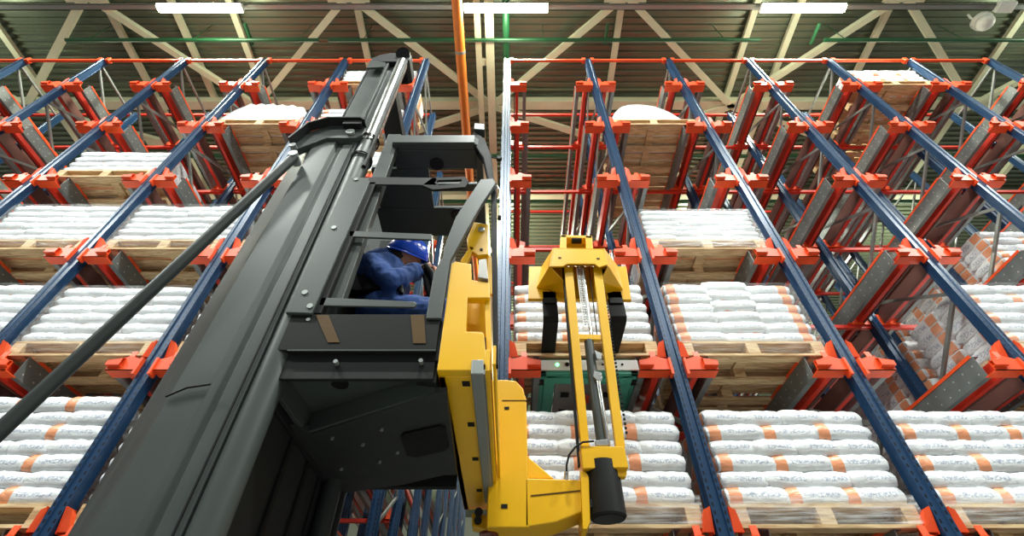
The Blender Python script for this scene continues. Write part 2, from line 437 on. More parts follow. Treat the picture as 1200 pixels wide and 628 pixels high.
# lamp rows behind the photographer; the farther one is added for front light
for yy, pw in ((-1.4, 520), (-5.0, 230)):
    for x in (-11.5, -5.8, -.1, 5.6, 11.3):
        area('lamp_and_fill_light', (x, yy, H+9.9), 1.5, .14, pw, (.95, 1, .96))
for x in (-5.8, 0, 5.6):  # unseen rows added deep over the racks, without lamps
    for yy in (9, 15, 22):
        area('lamp_and_fill_light', (x, yy, H+9.9), 1.5, .14, 260, (.95, 1, .86))
# unseen point lights added to brighten the roof deck and steel
for yy, pw in ((-1.6, 120), (3.0, 75), (9, 190), (15, 220), (22, 220)):
    for x in (-11.5, -5.8, -.1, 5.6, 11.3):
        l = bpy.data.lights.new('roof_fill', 'POINT'); l.energy = pw; l.color = (.93, 1, .74); l.shadow_soft_size = .3
        o = bpy.data.objects.new('roof_fill', l); C.objects.link(o); o.location = (x, yy, H+9.75)
# dome camera and junction box
p = zat(1155, 27, 10.0)
sc = empty('security_camera', p, 'small white round camera hanging under the roof at the upper right', 'camera')
m_ = MB(); m_.ell(p, (.15, .15, .11)); m_.build('dome', M['white'], sc)
MB().tube([p+Vector((0, 0, .06)), p+Vector((0, 0, .16))], .17, 18).build('mount_ring', M['white'], sc)
MB().tube([p+Vector((-.05, 0, .12)), p+Vector((-.09, 0, .3)), p+Vector((0, 0, .5))], .02, 8).build('stalk', M['white'], sc)
p = zat(1178, 8, 10.1)
tag(MB().box(p.x-.16, p.x+.16, p.y-.10, p.y+.10, p.z-.05, p.z+.07).build('junction_box', M['white'], bevel=.02, origin=p), 'small pale junction box on the cable tray at the upper right', 'junction box')

# ------------------------------------------------------------------ racks
D = 3.23; WB = 1.40; ZL = .81; DZ = 1.31
UPR = {}                                # signed index -> X
for n in range(1, 8): UPR[n] = -.08+WB*(n-1)
for n in range(1, 8): UPR[-n] = -1.50-WB*(n-1)
KS = range(-1, 6)
ZT = H + 8.50
POSTY = [D + d for d in (0, 1.0, 2.3, 3.3, 4.6, 5.6, 6.9, 7.9, 9.2, 10.2, 11.5, 12.5)]
def zk(k): return H + ZL + DZ*k
def omega():
    # front-open hat profile, width .10, depth .09
    w = .05
    out = [(-w, 0), (-.022, 0), (-.016, .012), (.016, .012), (.022, 0), (w, 0), (w, .070), (.062, .070), (.062, .078), (w-.008, .078), (w-.008, .008), (.026, .008), (.020, .02), (-.020, .02), (-.026, .008), (-w+.008, .008), (-w+.008, .078), (-.062, .078), (-.062, .070), (-w, .070)]
    return out
def post_mesh():
    m = MB(); prof = omega(); n = len(prof)
    # side walls
    vs = [(x, y, 0) for x, y in prof]+[(x, y, ZT) for x, y in prof]
    fs = [(i, (i+1) % n, (i+1) % n+n, i+n) for i in range(n)]
    # caps as strips
    fs += [(n, n+1, n+2, n+3, n+4, n+5, n+14-4+0)] if False else []
    m.add(vs, fs)
    return m.mesh('post', M['blue'], smooth=.3)
POST = post_mesh()
def brace_mesh():
    m = MB(); z = .6; i = 0; dy = 1.0-.09
    a = []
    while z < ZT-.7:
        y0, y1 = (.06, dy+.06) if i % 2 == 0 else (dy+.06, .06)
        m.bar((0, y0, z), (0, y1, z+.66), .035, .025, up=(1, 0, 0)); z += .66; i += 1
    m.bar((0, .06, .5), (0, dy+.06, .5), .035, .025, up=(1, 0, 0)); m.bar((0, .06, ZT-.15), (0, dy+.06, ZT-.15), .035, .025, up=(1, 0, 0))
    return m.mesh('brace', M['zinc'])
BRACE = brace_mesh()
def bracket_mesh(s):
    """orange front bracket on one side (s=+1/-1) of an upright; origin at upright centre, z at plate bottom"""
    m = MB(); S = lambda x: s*x
    def pr(pl, d):
        m.prism([(S(x), y, z) for x, y, z in pl], d)
    # main vertical plate, tapering towards the post
    pr([(.065, -.02, .0), (.31, -.02, .0), (.31, -.02, .08), (.17, -.02, .135), (.065, -.02, .10)], (0, .006, 0))
    # hugging flange with three teeth on the post
    pr([(.052, -.035, -.04), (.072, -.035, -.04), (.072, -.035, .11), (.052, -.035, .11)], (0, .07, 0))
    # folded box lip at the outer end
    pr([(.20, -.05, .03), (.31, -.05, .03), (.31, -.05, .075), (.20, -.05, .095)], (0, .006, 0))
    pr([(.20, -.05, .03), (.31, -.05, .03), (.31, -.02, .03), (.20, -.02, .03)], (0, 0, .006))
    pr([(.20, -.05, .09), (.31, -.05, .07), (.31, -.02, .08), (.20, -.02, .11)], (0, 0, .006))
    # bottom flange going back under the rails
    pr([(.065, -.02, 0), (.31, -.02, 0), (.31, .09, 0), (.065, .09, 0)], (0, 0, .006))
    # raised tab
    pr([(.155, -.01, .11), (.20, -.01, .11), (.20, .0, .19), (.155, .0, .19)], (0, .006, 0))
    return m.mesh('rail_bracket', M['orange'], smooth=0)
def funnel_mesh(s):
    """flared pallet guide standing above the bracket beside the upright"""
    m = MB()
    pr = lambda pl, d: m.prism([(s*x, y, z) for x, y, z in pl], d)
    pr([(.058, .03, .15), (.060, -.01, .30), (.062, .08, .30), (.062, .12, .15)], (s*.006, 0, 0))
    pr([(.058, -.01, .30), (.095, .0, .285), (.125, .03, .16), (.058, .03, .16)], (0, .006, 0))
    pr([(.095, .0, .285), (.125, .03, .16), (.125, .12, .16), (.095, .09, .26)], (s*.006, 0, 0))
    return m.mesh('guide', M['orange'], smooth=0)
def gusset_mesh(s):
    """simpler bracket on the rear posts: folded triangular support"""
    m = MB()
    pr = lambda pl, d: m.prism([(s*x, y, z) for x, y, z in pl], d)
    pr([(.052, .02, -.02), (.30, .02, .0), (.30, .02, .06), (.14, .02, .13), (.052, .02, .13)], (0, .006, 0))
    pr([(.052, .02, 0), (.30, .02, 0), (.30, .12, 0), (.052, .12, 0)], (0, 0, .006))
    return m.mesh('rail_gusset', M['orange'], smooth=0)
BRK = {s: bracket_mesh(s) for s in (-1, 1)}; FUN = {s: funnel_mesh(s) for s in (-1, 1)}; GUS = {s: gusset_mesh(s) for s in (-1, 1)}
RL = POSTY[-1]-D+.1
def rail_meshes(s):
    m = MB()      # C profile: web outside, lips pointing to the post, z 0..0.19
    pr = lambda pl: m.prism([(s*x, .0, z) for x, z in pl], (0, RL, 0))
    pr([(.300, .006), (.304, .006), (.304, .19), (.300, .19)])
    pr([(.255, .006), (.300, .006), (.300, .010), (.255, .010)])
    pr([(.255, .186), (.300, .186), (.300, .19), (.255, .19)])
    pr([(.255, .010), (.259, .010), (.259, .03), (.255, .03)])
    ga = m.mesh('pallet_rail', M['galv'], smooth=0)
    m = MB()
    pr([(.12, .01), (.185, .01), (.185, .15), (.12, .15)]) if False else None
    m.prism([(s*x, 0, z) for x, z in [(.135, .01), (.180, .01), (.180, .150), (.135, .150), (.135, .146), (.176, .146), (.176, .014), (.135, .014)]], (0, RL, 0))
    re = m.mesh('inner_beam', M['red'], smooth=0)
    m = MB()
    m.prism([(s*x, 0, z) for x, z in [(.110, .004), (.128, .004), (.128, .160), (.110, .160)]], (0, RL, 0))
    zi = m.mesh('post_side_shade', M['dullstrip'], smooth=0)  # stands for the shaded inner side of the red beam
    m = MB()      # orange pallet guide above the web
    m.prism([(s*x, 0.02, z) for x, z in [(.27, .191), (.308, .191), (.308, .218), (.304, .218), (.304, .195), (.27, .195)]], (0, RL, 0))
    gu = m.mesh('guide_strip', M['orange'], smooth=0)
    return ga, re, gu, zi
RM = {s: rail_meshes(s) for s in (-1, 1)}
def tie_mesh(w):
    m = MB(); m.box(-w/2+.05, w/2-.05, -.02, .02, 0, .045); return m.mesh('cross_tie', M['red'], smooth=0)
def upname(n): return '%s upright %s of the passage' % (ORD[abs(n)-1], 'right' if n > 0 else 'left')
LV = {-1: 'bottom', 0: 'second', 1: 'third', 2: 'fourth', 3: 'fifth', 4: 'sixth', 5: 'seventh'}
TIE = tie_mesh(WB)
for n, X in UPR.items():
    r = empty('rack_upright', (X, D, 0), 'blue perforated rack upright with orange brackets, %s' % upname(n).replace('upright ', ''), 'rack upright', 'rack uprights')
    sides = [-1, 1]
    if n == 1: sides = [1]
    if n == -1: sides = [-1]
    for i, Y in enumerate(POSTY):
        place('post', POST, (0, Y-D, 0), r)
        if i % 2 == 0: place('brace', BRACE, (0, Y-D, 0), r)
    for k in KS:
        for s in sides:
            if k >= 0:
                b = place('rail_bracket', BRK[s], (0, 0, zk(k)), r)
                place('guide', FUN[s], (0, 0, 0), b)
            if k >= 0 or abs(n) < 3:
                for i in ((1, 3, 5) if k >= 0 else (1, 3, 5, 7, 9, 11)):
                    place('rail_gusset', GUS[s], (0, POSTY[i]-D, zk(k)), r)
    if n not in (-1, 7):
        nx = UPR[n+1]-X if n > 0 else UPR[n+1]-X
        for k in KS:
            for i in (1, 3, 5):
                if k < 0 and i > 3: continue
                place('cross_tie', TIE, (nx/2, POSTY[i]-D+.06, zk(k)-.05), r)
        for i in (1, 3, 5): place('cross_tie', TIE, (nx/2, POSTY[i]-D+.04, ZT-.05), r)
        # front top tie
        t = MB(); t.box(X+.055, X+nx-.055, D+.01, D+.05, ZT-.05, ZT-.005)
        o = t.build('top_tie', M['orange'], origin=Vector((X+nx/2, D, ZT)), smooth=0)
        tag(o, 'orange tie bar on rack top, running outward from %s' % upname(n), 'tie bar', 'front top tie bars')
        for q in (X+.075, X+nx-.075):
            place('end_cap', MB().box(-.03, .03, -.035, .035, -.05, .05).mesh('end_cap', M['orange'], smooth=0), (q-(X+nx/2), .03, -.03), o)
    for k in KS:
        for s in sides:
            if k < 0: continue
            ga, re, gu, zi = RM[s]
            a = place('pallet_rail', ga, (X, D+.07, zk(k)))
            tag(a, 'galvanised pallet rail, %s side of the %s, %s level' % ('right' if s > 0 else 'left', upname(n), ORD[k]), 'pallet rail', 'pallet rails')
            place('inner_beam', re, (0, 0, 0), a); place('post_side_shade', zi, (0, 0, 0), a); place('guide_strip', gu, (0, 0, 0), a)

# ------------------------------------------------------------------ pallets and loads
def bm_box(x0, x1, y0, y1, z0, z1, name, mat='wood'):
    return MB().box(x0, x1, y0, y1, z0, z1).mesh(name, M[mat], smooth=0)
PX, PY, PH = 1.2, .8, .144
M_bot = bm_box(-.6, .6, 0, .10, 0, .022, 'bottom_board')
M_str = bm_box(-.05, .05, 0, PY, .10, .122, 'stringer_board')
M_blk = bm_box(-.05, .05, -.05, .05, .022, .10, 'block')
m = MB()
for i in range(6): m.box(-.6, .6, i*.137, i*.137+.112, .122, .144)
M_deck = m.mesh('top_deck', M['wood'], smooth=0)
BAY = {}
def bayx(b):          # b>0: bays right of the passage, b<0 left
    return (UPR[b]+UPR[b+1])/2 if b > 0 else (UPR[b]+UPR[b-1])/2
def bayname(b): return '%s bay %s of passage' % (ORD[abs(b)-1], 'right' if b > 0 else 'left')
def pallet(b, k, Y=None, row='front', simple=False):
    Y = D+.055 if Y is None else Y
    x = bayx(b); z = zk(k)+.192
    t = empty('pallet', (x, Y, z), 'pine pallet in %s row, %s level, %s' % (row, ORD[k], bayname(b)), 'pallet', 'wooden pallets')
    for yy in (0, .35, .70): place('bottom_board', M_bot, (0, yy, 0), t)
    for xx in (-.55, 0, .55):
        place('stringer_board', M_str, (xx, 0, 0), t)
        for yy in (.05, .40, .75): place('block', M_blk, (xx, yy, 0), t)
    place('top_deck', M_deck, (0, 0, 0), t)
    return x, Y, z+PH

def sack_mesh(w, d, h, mat, seed):
    rnd = random.Random(seed); nx, ny, nz = 10, 10, 5
    vs = {}; V = []; Fs = []
    def P(i, j, k):
        a, b, c = 2*i/nx-1, 2*j/ny-1, 2*k/nz-1
        # pillow: height shrinks to the seams, corners pulled out a little
        e = max(abs(a), abs(b))
        hz = (1-.13*abs(a)**7)*(1-.15*abs(b)**9)
        x = a*(1-.03*abs(b)**3); y_ = b*(1-.07*abs(c)**2.4)*(1-.04*abs(a)**4)
        rx = 1-.035*(abs(c)**2.5)
        return Vector((x*rx*w/2, y_*rx*d/2, c*hz*h/2))
    def vid(i, j, k):
        if (i, j, k) not in vs:
            p = P(i, j, k); p += Vector((rnd.uniform(-1, 1)*.003, rnd.uniform(-1, 1)*.004, rnd.uniform(-1, 1)*.003))
            vs[(i, j, k)] = len(V); V.append(p)
        return vs[(i, j, k)]
    for i in range(nx):
        for j in range(ny):
            Fs.append((vid(i, j, 0), vid(i, j+1, 0), vid(i+1, j+1, 0), vid(i+1, j, 0)))
            Fs.append((vid(i, j, nz), vid(i+1, j, nz), vid(i+1, j+1, nz), vid(i, j+1, nz)))
    for i in range(nx):
        for k in range(nz):
            Fs.append((vid(i, 0, k), vid(i+1, 0, k), vid(i+1, 0, k+1), vid(i, 0, k+1)))
            Fs.append((vid(i, ny, k), vid(i, ny, k+1), vid(i+1, ny, k+1), vid(i+1, ny, k)))
    for j in range(ny):
        for k in range(nz):
            Fs.append((vid(0, j, k), vid(0, j, k+1), vid(0, j+1, k+1), vid(0, j+1, k)))
            Fs.append((vid(nx, j, k), vid(nx, j+1, k), vid(nx, j+1, k+1), vid(nx, j, k+1)))
    m = MB(); m.add(V, Fs); return m.mesh('sack', mat, smooth=1.2)
LH = .113
SM = {}
for key, (w, d, mat) in {'N': (.305, .40, 'sack_plain'), 'W': (.405, .40, 'sack_wide'), 'R': (.405, .40, 'sack_wideR'), 'P': (.405, .40, 'sack_plain')}.items():
    SM[key] = [sack_mesh(w+.014, d+.012, LH*1.19, M[mat], hash(key) % 7+s*13 if False else s*13+ord(key)) for s in range(4)]
SACKS = []    # (key, loc, rot, label, score)
def stack(b, k, n, Y=None, row='front', style='alt', lh=LH, simple=False):
    x, Y0, z = pallet(b, k, Y, row)
    for l in range(n):
        if style == 'alt':
            keys = 'NNNN' if l % 2 == 1 else 'WWW'
        elif style == 'col': keys = 'WPR'
        else: keys = 'PPP' if l % 2 else 'NNNN'
        q = len(keys); w = 1.17/q
        for r_ in (0, 1):
            for i, ch in enumerate(keys):
                cx = x-.585+w*(i+.5)+random.uniform(-.006, .006)
                cy = Y0+.21+.385*r_+random.uniform(-.008, .008)
                cz = z+lh*(l+.5)
                if style == 'col' and i == 1: cz += .010*l
                lab = '%swhite sack, %s from left, layer %s up, %s level, %s' % ('rear ' if r_ else '', ORD[i], ['one', 'two', 'three', 'four', 'five', 'six', 'seven', 'eight'][l], ORD[k], bayname(b))
                px, py, dd = proj((cx, cy, cz))
                sc = 400/dd
                if r_ == 1:     # a rear sack shows only at the side the camera sees
                    edge = (i == 0 and x > 0) or (i == q-1 and x < 0)
                    sc *= .55 if edge else .1
                if row != 'front': sc *= .8 if (i == 0 and x > 0) or (i == q-1 and x < 0) else .1
                if not (-60 < px < 1260 and -20 < py < 660): sc *= .05
                # hidden behind the mast and the cab
                if 215+(530-py)*.55 < px < 560 and b < 0 and py > 150: sc *= .05
                SACKS.append((ch, (cx, cy, cz), (random.uniform(-.02, .02), random.uniform(-.02, .02), random.uniform(-.03, .03)+(PI if False else 0)), lab if row == 'front' else lab.replace('rear ', '').replace('white sack', 'white deeper-row sack'), sc, lh/LH))
    return x, Y0, z
def film(b, k, x, Y0, z0, z1, lab, mat='film'):
    m = MB(); a = .612; n = 14; rows = 10; rnd = random.Random(b*31+k)
    per = []
    for i in range(n+1): per.append((-a+2*a*i/n, -.012))
    for i in range(1, n): per.append((a, -.012+.835*i/n))
    for i in range(n+1): per.append((a-2*a*i/n, .823))
    for i in range(1, n): per.append((-a, .823-.835*i/n))
    N = len(per); vs = []; fs = []
    for j in range(rows+1):
        for (px, py) in per:
            wv = rnd.uniform(-.004, .004)
            vs.append((x+px*(1+wv), Y0+py+rnd.uniform(-.005, .003), z0+(z1-z0)*j/rows))
    for j in range(rows):
        for i in range(N):
            fs.append((j*N+i, j*N+(i+1) % N, (j+1)*N+(i+1) % N, (j+1)*N+i))
    m.add(vs, fs)
    o = m.build('stretch_wrap', M[mat], origin=Vector((x, Y0, z0)), smooth=1.5)
    tag(o, lab, 'plastic wrap', 'stretch wraps')

def wrapped(b, k, n, **kw):
    x, Y0, z = stack(b, k, n, **kw)
    if k == 0: film(b, k, x, Y0-.004, z-.125, z+.05, 'clear stretch wrap around the pallet foot, %s level, %s' % (ORD[k], bayname(b)))
    else: film(b, k, x, Y0-.004, z-.125, z+n*kw.get('lh', LH)-.01, 'clear stretch wrap around the sacks, %s level, %s' % (ORD[k], bayname(b)), 'film' if (b, k) == (2, 2) else 'film_thin')
# right of the passage
wrapped(1, 0, 6); stack(1, 1, 6)
wrapped(2, 0, 6); wrapped(2, 1, 6, style='col'); wrapped(2, 2, 6, style='flat', lh=.085)
wrapped(3, 0, 6)
stack(4, 0, 6); wrapped(4, 1, 6)
for i, row in ((1, 'second'), (2, 'third'), (3, 'fourth')): stack(4, 1, 6, Y=D+.055+.88*i, row=row)
stack(5, 1, 6)
for i, row in ((0, 'front'), (1, 'second'), (2, 'third'), (3, 'fourth')): stack(5, 2, 6, Y=D+.5+.88*i, row=row)
stack(5, 5, 4); pallet(5, 5, D+.055+.88, 'second')
# left of the passage
stack(-1, 0, 6); stack(-1, 1, 6); stack(-1, 2, 5); stack(-1, 3, 4); stack(-1, 5, 4, style='flat'); stack(-1, 4, 3)
stack(-2, 0, 7); wrapped(-2, 1, 6, style='flat', lh=.108); wrapped(-2, 2, 6, style='flat', lh=.10)
wrapped(-3, 1, 6, style='flat'); wrapped(-3, 2, 6, style='flat', lh=.10); stack(-3, 3, 4, style='flat')
for b, k in ((-2, 1), (-2, 2), (-3, 2), (2, 1), (2, 2), (3, 0)): pallet(b, k, D+.055+.88, 'second')
# sheet covered loads
def covered(b, k):
    x, Y0, z = pallet(b, k); m = MB(); nx, ny = 24, 16; rnd = random.Random(b+k*9); vs = []; fs = []
    for j in range(ny+1):
        for i in range(nx+1):
            a, c = 2*i/nx-1, 2*j/ny-1
            h = .60*(max(0, 1-abs(a*(1+.12*(b > 0)) + .12*(b > 0))**(2.4 if b > 0 else 5)))**(.8 if b > 0 else .5)*(max(0, 1-abs(c)**16))**.6*(1-.12*a)*(1+.06*math.sin(i*1.9)*(b < 0))
            h += rnd.uniform(-.012, .012)*(h > .02)
            h = max(0, h)
            vs.append((x+a*.60, Y0+.40+c*.40, z+.002+max(0, h)))
    n = len(vs); vs += [(x-.6, Y0, z+.001), (x+.6, Y0, z+.001), (x+.6, Y0+.8, z+.001), (x-.6, Y0+.8, z+.001)]
    for j in range(ny):
        for i in range(nx):
            p = j*(nx+1)+i; fs.append((p, p+1, p+nx+2, p+nx+1))
    fs.append((n, n+3, n+2, n+1))
    m.add(vs, fs); o = m.build('covered_load', M['sheet'], origin=Vector((x, Y0, z)), smooth=1.4)
    tag(o, 'load under a bulging white plastic sheet on a pallet, %s' % bayname(b), 'covered load')
covered(2, 4); pallet(2, 4, D+.055+.88, 'second'); covered(-2, 4)

SACKS.sort(key=lambda s: -s[4])
big = MB()
for i, (ch, loc, rot, lab, sc, hs) in enumerate(SACKS):
    me = SM[ch][i % 4]
    if i < 296:
        o = place('sack', me, loc, rot=rot); o.scale = (1, 1, hs)
        tag(o, lab, 'sack', 'white sacks on pallets')
REST = {}
for i, s in enumerate(SACKS[296:]): REST.setdefault(s[0], []).append((i, s))
mats = ['N', 'W', 'R', 'P']; allm = MB(); slot = []
gen = []
for ki, ch in enumerate(mats):
    for i, (c_, loc, rot, lab, sc, hs) in REST.get(ch, []):
        me = SM[ch][i % 4]
        o_ = len(allm.v); allm.v += [Vector((v.co.x, v.co.y, v.co.z*hs))+Vector(loc) for v in me.vertices]
        allm.f += [[q+o_ for q in p.vertices] for p in me.polygons]
        slot += [ki]*len(me.polygons)
        bb = [(min(v.co[a] for v in me.vertices), max(v.co[a] for v in me.vertices)) for a in range(3)]
        gen += [tuple((v.co[a]-bb[a][0])/(bb[a][1]-bb[a][0]) for a in range(3)) for v in me.vertices]
# the merged sacks keep per-sack print coordinates in an attribute
def attr_version(m0):
    m = m0.copy(); nt = m.node_tree
    at_ = nt.nodes.new('ShaderNodeAttribute'); at_.attribute_name = 'sackco'
    for l in list(nt.links):
        if l.from_node.type == 'TEX_COORD' and l.from_socket.name == 'Generated':
            to = l.to_socket; nt.links.remove(l); nt.links.new(at_.outputs['Vector'], to)
    return m
ro = allm.build('far_sacks', attr_version(M['sack_plain']), smooth=1.2)
for mm in ('sack_wide', 'sack_wideR', 'sack_plain'): ro.data.materials.append(attr_version(M[mm]))
ro.data.polygons.foreach_set('material_index', slot)
a_ = ro.data.attributes.new('sackco', 'FLOAT_VECTOR', 'POINT'); a_.data.foreach_set('vector', [c for g in gen for c in g])
tag(ro, 'remaining white sacks stacked in the back rows and on the upper levels', 'sacks', kind='stuff')

# ------------------------------------------------------------------ shuttle under the pallet the forks reach
sx = bayx(1); zs = zk(1); hw = .285
sh = empty('pallet_shuttle', (sx, D+.10, zs+.01), 'teal framed pallet shuttle with red number under the pallet on the forks', 'pallet shuttle')
y0, y1 = D+.08, D+1.0
m = MB(); m.box(sx-.40, sx+.40, y0, y0+.04, zs+.03, zs+.17); m.box(sx-.40, sx+.40, y1-.04, y1, zs+.03, zs+.17)
m.box(sx-.40, sx-.34, y0, y1, zs+.03, zs+.17); m.box(sx+.34, sx+.40, y0, y1, zs+.03, zs+.17); m.box(sx-.34, sx+.34, y0+.04, y0+.12, zs+.01, zs+.04)
m.box(sx-.36, sx-.27, y0+.04, y1, zs+.015, zs+.04); m.box(sx+.27, sx+.36, y0+.04, y1, zs+.015, zs+.04)
m.build('frame', M['teal'], sh, bevel=.004)
for i in range(3):
    a = sx-.265+i*.178; c = MB().box(a, a+.172, y0+.13, y1-.05, zs+.012, zs+.03).build('cover_plate', M['plate'], sh, bevel=.003)
    if i != 1:
        for q in (.12, .40): MB().box(a+.055, a+.125, y0+.13+q, y0+.13+q+.075, zs+.008, zs+.014).build('vent', M['black'], c)
fp = MB().box(sx-.41, sx+.41, y0-.012, y0, zs+.06, zs+.155).build('front_plate', M['white'], sh, bevel=.003)
MB().tube([(sx-.25, y0-.018, zs+.11), (sx-.25, y0-.010, zs+.11)], .014, 12).build('indicator_light', M['led'], fp)
MB().tube([(sx-.17, y0-.020, zs+.11), (sx-.17, y0-.010, zs+.11)], .018, 12).build('stop_button', M['black'], fp)
for q in (.12, .2, .28): MB().tube([(sx+q, y0-.018, zs+.11), (sx+q, y0-.010, zs+.11)], .010, 10).build('socket', M['black'], fp)
for s in (-1, 1):
    for q in (.12, .8): MB().tube([(sx+s*.36, y0+q, zs+.05), (sx+s*.41, y0+q, zs+.05)], .045, 16).build('wheel', M['black'], sh)
fc = bpy.data.curves.new('digit', 'FONT'); fc.body = '3'; fc.size = .22; fc.extrude = .001
fo = bpy.data.objects.new('digit', fc); C.objects.link(fo)
bpy.context.view_layer.update()
dm = bpy.data.meshes.new_from_object(fo.evaluated_get(bpy.context.evaluated_depsgraph_get())); bpy.data.objects.remove(fo)
dm.materials.clear(); dm.materials.append(M['digit'])
dg = place('number', dm, Vector((sx-.05, y0+.44, zs+.009))-wloc(sh), sh, rot=(PI, 0, 0))

# ------------------------------------------------------------------ the truck
T = empty('turret_truck', (-.9, 2.1, 0), 'dark grey order picking turret truck with yellow swivelling fork head and raised cab', 'forklift truck')
def part(name, mat, fn, parent=T, bevel=.004, smooth=.6):
    m = MB(); fn(m); return m.build(name, M[mat], parent, bevel=bevel, smooth=smooth)
NY = 1.55
# --- near outer mast, profile in XY extruded up
def extr(m, poly, z0, z1): m.prism([(x, y, z0) for x, y in poly], (0, 0, z1-z0))
ZO = H+2.86; ZI = H+4.16
def outer(yn, s):
    def f(m):
        Y = lambda d: yn+s*d
        poly = [(-1.43, Y(.16)), (-1.395, Y(.10)), (-1.245, Y(0)), (-1.115, Y(0)), (-1.10, Y(.025)), (-1.075, Y(.025)), (-1.065, Y(.012)), (-.985, Y(.012)), (-.985, Y(.05)), (-1.02, Y(.16)), (-1.25, Y(.18))]
        extr(m, poly, .05, ZO)
    return f
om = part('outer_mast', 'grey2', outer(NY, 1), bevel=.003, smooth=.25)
MB().bar((-1.004, NY+.005, .3), (-1.004, NY+.005, ZO-.15), .006, .006).build('seam', M['black'], om)
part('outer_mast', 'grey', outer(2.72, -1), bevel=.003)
# --- inner mast
def inner(yn, s):
    def f(m):
        Y = lambda d: yn+s*d
        poly = [(-1.20, Y(.06)), (-1.19, Y(.03)), (-1.05, Y(.03)), (-1.05, Y(.0)), (-1.03, Y(.0)), (-1.03, Y(.035)), (-.94, Y(.035)), (-.94, Y(.14)), (-1.19, Y(.14))]
        extr(m, poly, .5, ZI)
    return f
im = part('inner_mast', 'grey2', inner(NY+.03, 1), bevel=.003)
MB().bar((-1.205, NY+.075, ZO), (-1.205, NY+.075, ZI-.1), .012, .02).build('edge_strip', M['black'], im)
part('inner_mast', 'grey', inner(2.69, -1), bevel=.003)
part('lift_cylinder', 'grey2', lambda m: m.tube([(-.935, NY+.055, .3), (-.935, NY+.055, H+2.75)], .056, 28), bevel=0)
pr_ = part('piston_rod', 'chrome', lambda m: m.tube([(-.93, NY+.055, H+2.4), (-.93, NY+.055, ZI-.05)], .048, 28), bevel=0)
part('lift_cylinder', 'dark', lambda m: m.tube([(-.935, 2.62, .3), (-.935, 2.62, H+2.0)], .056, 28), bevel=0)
for zz in (H+2.57, H+2.79):
    part('hose_clamp', 'dark', lambda m: [m.tube([(-.935+.063*math.cos(t), NY+.055+.063*math.sin(t)-.002, zz+q) for t in [2*PI*i/24 for i in range(25)]], .005, 6) for q in (0, .02)], bevel=0)
# crosshead on the outer mast
def cross(m):
    m.prism([(-1.36, NY-.02, ZO-.24), (-1.30, NY-.02, ZO-.05), (-1.20, NY-.02, ZO+.03), (-.985, NY-.02, ZO+.03), (-.955, NY-.02, ZO-.0), (-.955, NY-.02, ZO-.09), (-.99, NY-.02, ZO-.13), (-1.17, NY-.02, ZO-.13), (-1.30, NY-.02, ZO-.25), (-1.33, NY-.02, ZO-.28)], (0, .045, 0))
ch_ = part('crosshead', 'grey2', cross)
MB().prism([(-1.37, NY-.075, ZO-.22), (-1.31, NY-.075, ZO-.03), (-1.20, NY-.075, ZO+.045), (-.98, NY-.075, ZO+.045), (-.95, NY-.075, ZO+.01), (-.95, NY-.02, ZO+.01), (-.98, NY-.02, ZO+.055), (-1.20, NY-.02, ZO+.055), (-1.32, NY-.02, ZO-.02), (-1.38, NY-.02, ZO-.22)][:5] + [(-.958, NY-.075, ZO+.008), (-.985, NY-.075, ZO+.035), (-1.197, NY-.075, ZO+.035), (-1.30, NY-.075, ZO-.037), (-1.36, NY-.075, ZO-.225)], (0, .06, 0)).build('rim', M['dark'], ch_)
MB().tube([(-1.035, NY-.035, ZO-.07), (-1.035, NY-.015, ZO-.07)], .028, 20).build('bolt', M['zinc'], ch_)
MB().box(-1.03, -1.0, NY-.04, NY-.015, ZO-.01, ZO+.03).build('stud', M['steel'], ch_)
MB().box(-1.09, -.97, NY-.06, NY-.018, ZO-.02, ZO+.035).build('slot', M['black'], ch_)
for i_, (bx_, bz_) in enumerate(((-1.335, -.26),)):
    MB().tube([(bx_, NY-.05, ZO+bz_), (bx_, NY-.02, ZO+bz_)], .02, 14).build('bolt', M['zinc'], ch_)
# inner mast head
def head(m):
    m.prism([(-1.19, NY+.02, ZI-.10), (-1.19, NY+.02, ZI-.02), (-1.13, NY+.02, ZI+.06), (-1.05, NY+.02, ZI+.10), (-.90, NY+.02, ZI+.10), (-.865, NY+.02, ZI+.05), (-.865, NY+.02, ZI-.06), (-.90, NY+.02, ZI-.10)], (0, .20, 0))
hd = part('mast_head', 'black', head, bevel=.01)
MB().prism([(-1.185, NY+.015, ZI-.24), (-1.185, NY+.015, ZI-.08), (-1.05, NY+.015, ZI-.13), (-1.05, NY+.015, ZI-.22)], (0, .015, 0)).build('gusset', M['grey2'], hd)
MB().tube([(-.93, NY+.0, ZI+.02), (-.93, NY+.10, ZI+.10)], .06, 18).build('end_cap', M['black'], hd)
MB().tube([(-.885, NY+.02, ZO-.4), (-.885, NY+.02, ZI-.1)], .014, 8).build('hydraulic_hose', M['black'], T)
MB().tube([(-1.25, NY-.01, H+.905), (-1.19, NY-.012, H+.94), (-1.11, NY-.012, H+.955)], .004, 6).build('cable_tie', M['black'], T)
# diagonal stay
A = at(345, 184, NY-.06); B = at(0, 505, NY-.06); d = (B-A)
part('stay_bar', 'grey', lambda m: m.tube([A, B+d*.45], .027, 20), bevel=0)
part('stay_end', 'zinc', lambda m: (m.tube([A+Vector((.0, -.03, .0)), A+Vector((0, .05, 0))], .026, 16), m.tube([A, A+d*.05], .019, 12)), bevel=0)
